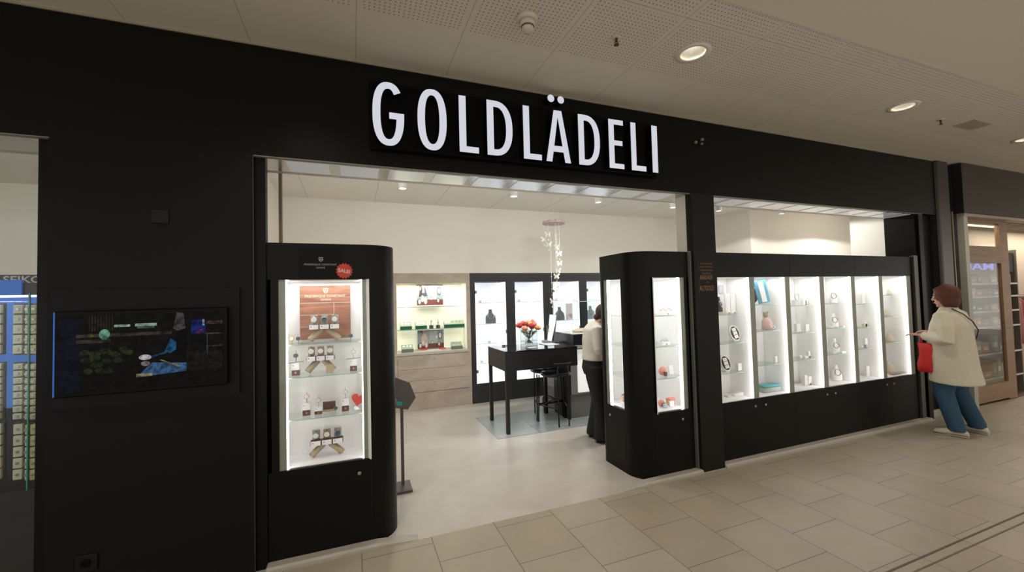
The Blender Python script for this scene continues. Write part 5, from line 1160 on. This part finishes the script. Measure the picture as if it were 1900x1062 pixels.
# ================================================================ PEOPLE
skin = M('skin', '#c99a80', .55); hairred = M('hair_redbrown', '#5a2f22', .7, noise=.35, nscale=40); hairbr = M('hair_brown', '#3f2a20', .7, noise=.3, nscale=40)
def ering(cx, cy, z, rx, ry, n=24, tilt=0): return [Vector((cx+rx*math.cos(2*PI*i/n), cy+ry*math.sin(2*PI*i/n), z+tilt*ry*math.sin(2*PI*i/n))) for i in range(n)]
def add_head(b, c, s=1.0, fwd=Vector((0, 1, 0)), pitch=0):
    """head with face looking along local +y; c = centre of the skull"""
    R_ = Matrix.Translation(c) @ Matrix.Rotation(math.atan2(-fwd.x, fwd.y), 4, 'Z') @ Matrix.Rotation(-pitch, 4, 'X') @ Matrix.Scale(s, 4)
    b.ball((0, -.008, .015), .095, sc=(.80, 1.02, 1.05), mx=R_)                  # skull
    b.ball((0, .022, -.045), .070, sc=(.84, .92, 1.10), mx=R_)                   # jaw and face
    b.ball((0, .060, -.100), .024, sc=(1.1, .8, .8), mx=R_)                      # chin
    b.tube([R_ @ Vector((0, .088, .005)), R_ @ Vector((0, .104, -.030)), R_ @ Vector((0, .094, -.040))], [.008, .014, .010], seg=8)  # nose
    b.ball((0, .082, -.066), .020, sc=(1.2, .55, .5), mx=R_)                     # lips
    for s_ in (-1, 1): b.ball((s_*.078, -.005, -.020), .022, sc=(.35, .7, 1.25), mx=R_)   # ears
    b.ball((0, .07, .030), .045, sc=(1.2, .5, .45), mx=R_)                       # brow
    return R_
def eyes(R_, parent):
    for s_ in (-1, 1):
        b = B(); b.ball((s_*.030, .083, .004), .011, seg=10, rg=7, mx=R_); e = b.build('eye', M('eye_white', '#d9d4cc', .3), parent)
        b = B(); b.ball((s_*.030, .0905, .004), .0055, seg=8, rg=6, mx=R_); b.build('iris', M('iris', '#3a2c22', .3), e)
    b = B(); b.ball((0, .0965, -.066), .017, seg=10, rg=6, sc=(1.2, .35, .35), mx=R_); b.build('lips', M('lips', '#a9605a', .5), parent)
def add_hand(b, w, d, up, s=1.0, curl=.5, side=1):
    """wrist w, pointing along d; five separate fingers"""
    w = Vector(w); d = Vector(d).normalized(); up = Vector(up).normalized(); lat = d.cross(up).normalized(); up = lat.cross(d).normalized()
    b.tube([w-d*.03*s, w+d*.02*s, w+d*.06*s, w+d*.088*s], [(.024*s, .019*s), (.032*s, .016*s), (.040*s, .015*s), (.037*s, .012*s)], seg=12, up=up)
    for i, (l, off) in enumerate(((.070, -.030), (.079, -.010), (.074, .011), (.060, .030))):
        p = w+d*.085*s+lat*off*s; a = 0; pts = [p]
        for k, f in enumerate((.45, .32, .23)):
            a += curl*(.5+.3*k); p = p+(d*math.cos(a)-up*math.sin(a))*l*f*s; pts.append(p)
        b.tube(pts, [.0090*s, .0085*s, .0078*s, .0065*s], seg=8, up=lat)
    p = w+d*.03*s+lat*(-.034*side)*s
    b.tube([p, p+(d*.7-lat*.6*side-up*.2)*.035*s, p+(d*.95-lat*.75*side-up*.35)*.062*s], [.0115*s, .0105*s, .008*s], seg=8, up=up)
def shoe(b, heel, toe, wdt=.045, h=.085):
    heel = Vector(heel); toe = Vector(toe); d = (toe-heel).normalized(); L = (toe-heel).length; lat = Vector((-d.y, d.x, 0)); R = []
    for f, ww, hh in ((0, .55, .45), (.05, .85, .72), (.2, .95, .9), (.4, .95, .95), (.62, 1.1, .75), (.82, 1.12, .62), (.95, .9, .48), (1, .5, .3)):
        c = heel+d*L*f; R.append([c+lat*wdt*ww*math.cos(th)+Vector((0, 0, max(0, h*hh*(.5+.5*math.sin(th))) if True else 0)) for th in [2*PI*i/16 for i in range(16)]])
    b.rings(R)
# ---- shopper in the cream coat, facing the window
PX, PY = 6.64, -.325
t = empty('person', (PX, PY, 0), 'person in a cream coat and blue jeans looking into the last window cabinet', 'person')
LK, RK = Vector((-.14, .02, .47)), Vector((.13, .0, .47)); LA, RA = Vector((-.19, -.10, .09)), Vector((.17, -.13, .09))
LE, RE = Vector((-.29, -.10, 1.09)), Vector((.29, -.04, 1.09)); LW, RW = Vector((-.17, .17, 1.135)), Vector((.10, .20, 1.16))
b = B()
b.rings([ering(0, -.01, z, rx, ry) for z, rx, ry in ((.78, .17, .13), (.95, .19, .14), (1.1, .17, .13), (1.3, .18, .12), (1.40, .15, .09), (1.44, .07, .065))])
b.tube([(0, -.015, 1.38), (0, .0, 1.47), (0, .005, 1.54)], [.062, .055, .055], seg=14)
HR = add_head(b, Vector((0, .015, 1.60)), 1.06, Vector((-.25, 1, 0)), .05)
for s_, K, A in ((-1, LK, LA), (1, RK, RA)): b.tube([(s_*.09, 0, .86), K, A, A-Vector((0, 0, .06))], [.10, .062, .045, .045], seg=14)
for s_, E, W in ((-1, LE, LW), (1, RE, RW)): b.tube([(s_*.17, -.02, 1.37), E, W], [.055, .042, .028], seg=12)
add_hand(b, LW, (-.1, 1, .12), (0, -.1, 1), 1, .45, -1); add_hand(b, RW, (-.3, 1, .1), (0, -.1, 1), 1, .6, 1)
body = remesh('body', b, skin, t, .0065, 3)
eyes(HR, t)
b = B(); HH = HR
b.ball((0, -.022, .022), .118, sc=(.86, .98, 1.02), mx=HH); b.ball((0, -.052, -.050), .095, sc=(.98, .72, 1.0), mx=HH); b.ball((0, -.055, -.10), .07, sc=(1.1, .7, .6), mx=HH)
for s_ in (-1, 1): b.ball((s_*.074, -.012, -.045), .05, sc=(.42, .95, 1.5), mx=HH)
b.ball((0, .048, .085), .06, sc=(1.15, .7, .4), mx=HH)
remesh('hair', b, hairred, t, .008, 3)
coatm = M('coat_cream', '#cdc6b2', .85, noise=.05, nscale=30)
b = B()
b.rings([ering(.0, -.045, .585, .275, .225, tilt=.04), ering(0, -.03, .75, .27, .205), ering(0, -.02, .95, .265, .195), ering(0, -.015, 1.12, .255, .185), ering(0, -.02, 1.27, .24, .165), ering(0, -.02, 1.37, .205, .13), ering(0, -.015, 1.43, .13, .095), ering(0, -.01, 1.475, .078, .075)])
for s_, E, W in ((-1, LE, LW), (1, RE, RW)):
    sh = Vector((s_*.185, -.02, 1.375)); b.tube([sh-Vector((s_*.05, 0, -.01)), sh, (sh+E)/2+Vector((s_*.012, -.01, 0)), E, E+(W-E)*.3, W-(W-E)*.06], [.07, .078, .080, .074, .068, .050], seg=16)
remesh('coat', b, coatm, t, .011, 5)
b = B()
for s_, K, A in ((-1, LK, LA), (1, RK, RA)): b.tube([(s_*.10, -.01, .86), (s_*.115, 0, .66), K, (K+A)/2, A+Vector((0, 0, .0)), A-Vector((0, 0, .035))], [.125, .112, .092, .082, .078, .080], seg=18)
b.rings([ering(0, -.01, z, rx, ry) for z, rx, ry in ((.76, .19, .145), (.9, .2, .15), (1.0, .19, .14))])
remesh('jeans', b, M('jeans_blue', '#2c4c66', .85, noise=.15, nscale=25), t, .010, 4)
for h_, t_ in (((-.165, -.19, .0), (-.262, .075, 0)), ((.17, -.225, 0), (.155, .045, 0))):
    b = B(); shoe(b, Vector(h_)+Vector((0, 0, .012)), Vector(t_)+Vector((0, 0, .012)), .048, .085); so = b.build('shoe', M('shoe_cream', '#c2b9aa', .7), t)
    b = B(); shoe(b, h_, t_, .050, .020); b.build('sole', M('sole_white', '#b5ada0', .6), so)
b = B(); b.tube([(-.09, -.075, 1.462), (-.03, -.155, 1.39), (.06, -.193, 1.30), (.15, -.197, 1.20), (.22, -.15, 1.10), (.262, -.06, 1.02)], .006, seg=6); b.build('bag_strap', M('strap_dark', '#38332e', .7), t)
# bag over the forearm
t = empty('carrier_bag', (PX-.215, PY+.115, .70), 'bright red carrier bag hanging from the forearm of the person in the cream coat', 'bag')
redb = M('bag_red', '#c8231c', .6, noise=.1, nscale=12); b = B()
b.rings([[Vector((.055*rx*math.cos(2*PI*i/20)*(1+.10*math.sin(i*2.3)), cy+.085*ry*math.sin(2*PI*i/20)*(1+.06*math.cos(i*3.1)), z)) for i in range(20)] for z, rx, ry, cy in ((0, .7, .75, .01), (.02, 1.0, .95, .01), (.10, 1.05, .95, .01), (.2, .85, .80, .0), (.28, .8, .95, -.01), (.345, .55, 1.0, 0))])
b.build('sack', redb, t)
b = B(); b.tube([(0, .055, .33), (0, .05, .42), (0.02, .0, .478), (0, -.05, .42), (0, -.06, .33)], .010, seg=8); b.build('handle', redb, t)
# ---- shop assistant in white top
WX, WY, WR = 2.75, 1.24, math.radians(-112)
t = empty('person', (WX, WY, 0), 'person in a white short sleeved top and black trousers bending to the corner cabinet', 'person', rz=WR)
b = B()
HC_ = [Vector((0, -.04, .92)), Vector((0, -.045, 1.05)), Vector((0, -.04, 1.18)), Vector((0, -.03, 1.30)), Vector((0, -.01, 1.37))]
b.rings([ering(c.x, c.y, c.z, rx, ry, tilt=tl) for c, rx, ry, tl in zip(HC_, (.165, .145, .155, .165, .09), (.125, .105, .11, .105, .07), (0, -.05, -.1, -.2, -.3))])
b.tube([(0, -.02, 1.34), (0, .045, 1.415), (0, .09, 1.46)], [.06, .048, .048], seg=14)
HR2 = add_head(b, Vector((0, .125, 1.51)), 1.0, Vector((0, 1, 0)), -.55)
K1, K2, A1, A2 = Vector((-.09, .0, .47)), Vector((.09, -.01, .47)), Vector((-.10, -.05, .08)), Vector((.10, .0, .08))
for s_, K, A in ((-1, K1, A1), (1, K2, A2)): b.tube([(s_*.085, -.03, .86), K, A, A-Vector((0, 0, .05))], [.09, .056, .04, .04], seg=14)
E1, E2, W1, W2_ = Vector((-.22, .02, 1.10)), Vector((.22, -.02, 1.10)), Vector((-.17, .18, .96)), Vector((.19, .11, .93))
for s_, E, W in ((-1, E1, W1), (1, E2, W2_)): b.tube([(s_*.165, -.025, 1.32), E, W], [.048, .037, .026], seg=12)
add_hand(b, W1, (.1, .8, -.5), (0, .5, .8), .95, .5, -1); add_hand(b, W2_, (-.05, .75, -.65), (0, .6, .75), .95, .5, 1)
remesh('body', b, skin, t, .0065, 3); eyes(HR2, t)
b = B(); b.ball((0, -.022, .025), .108, sc=(.85, .98, 1.0), mx=HR2); b.ball((0, -.06, -.025), .075, sc=(.95, .7, .9), mx=HR2); b.ball((0, -.125, .02), .042, mx=HR2); remesh('hair', b, hairbr, t, .008, 3)
b = B()
TC = [Vector((0, -.04, .955)), Vector((0, -.045, 1.05)), Vector((0, -.04, 1.18)), Vector((0, -.03, 1.30)), Vector((0, -.005, 1.375)), Vector((0, .01, 1.40))]
b.rings([ering(c.x, c.y, c.z, rx, ry, tilt=tl) for c, rx, ry, tl in zip(TC, (.19, .175, .185, .19, .12, .085), (.15, .135, .14, .13, .085, .06), (0, -.05, -.1, -.2, -.35, -.4))])
for s_, E, W in ((-1, E1, W1), (1, E2, W2_)):
    sh = Vector((s_*.165, -.025, 1.325)); b.tube([sh-Vector((s_*.04, 0, 0)), sh, (sh+E)/2, E+Vector((0, 0, -.01)), E+(W-E)*.18], [.062, .068, .064, .058, .054], seg=16)
remesh('top', b, M('white_knit', '#dcd6cb', .8), t, .010, 4)
b = B()
for s_, K, A in ((-1, K1, A1), (1, K2, A2)): b.tube([(s_*.085, -.04, .88), (s_*.09, -.03, .72), K, (K+A)/2, A, A-Vector((0, 0, .045))], [.115, .105, .078, .080, .095, .102], seg=18)
b.rings([ering(0, -.04, z, rx, ry) for z, rx, ry in ((.78, .17, .13), (.86, .185, .155), (.95, .175, .14), (1.0, .16, .12))])
remesh('trousers', b, M('trousers_black', (.008, .008, .009), .8), t, .010, 4)
for A in (A1, A2):
    b = B(); shoe(b, (A.x, A.y-.07, .001), (A.x, A.y+.17, .001), .042, .06); b.build('shoe', M('shoe_black', (.008, .008, .008), .5), t)
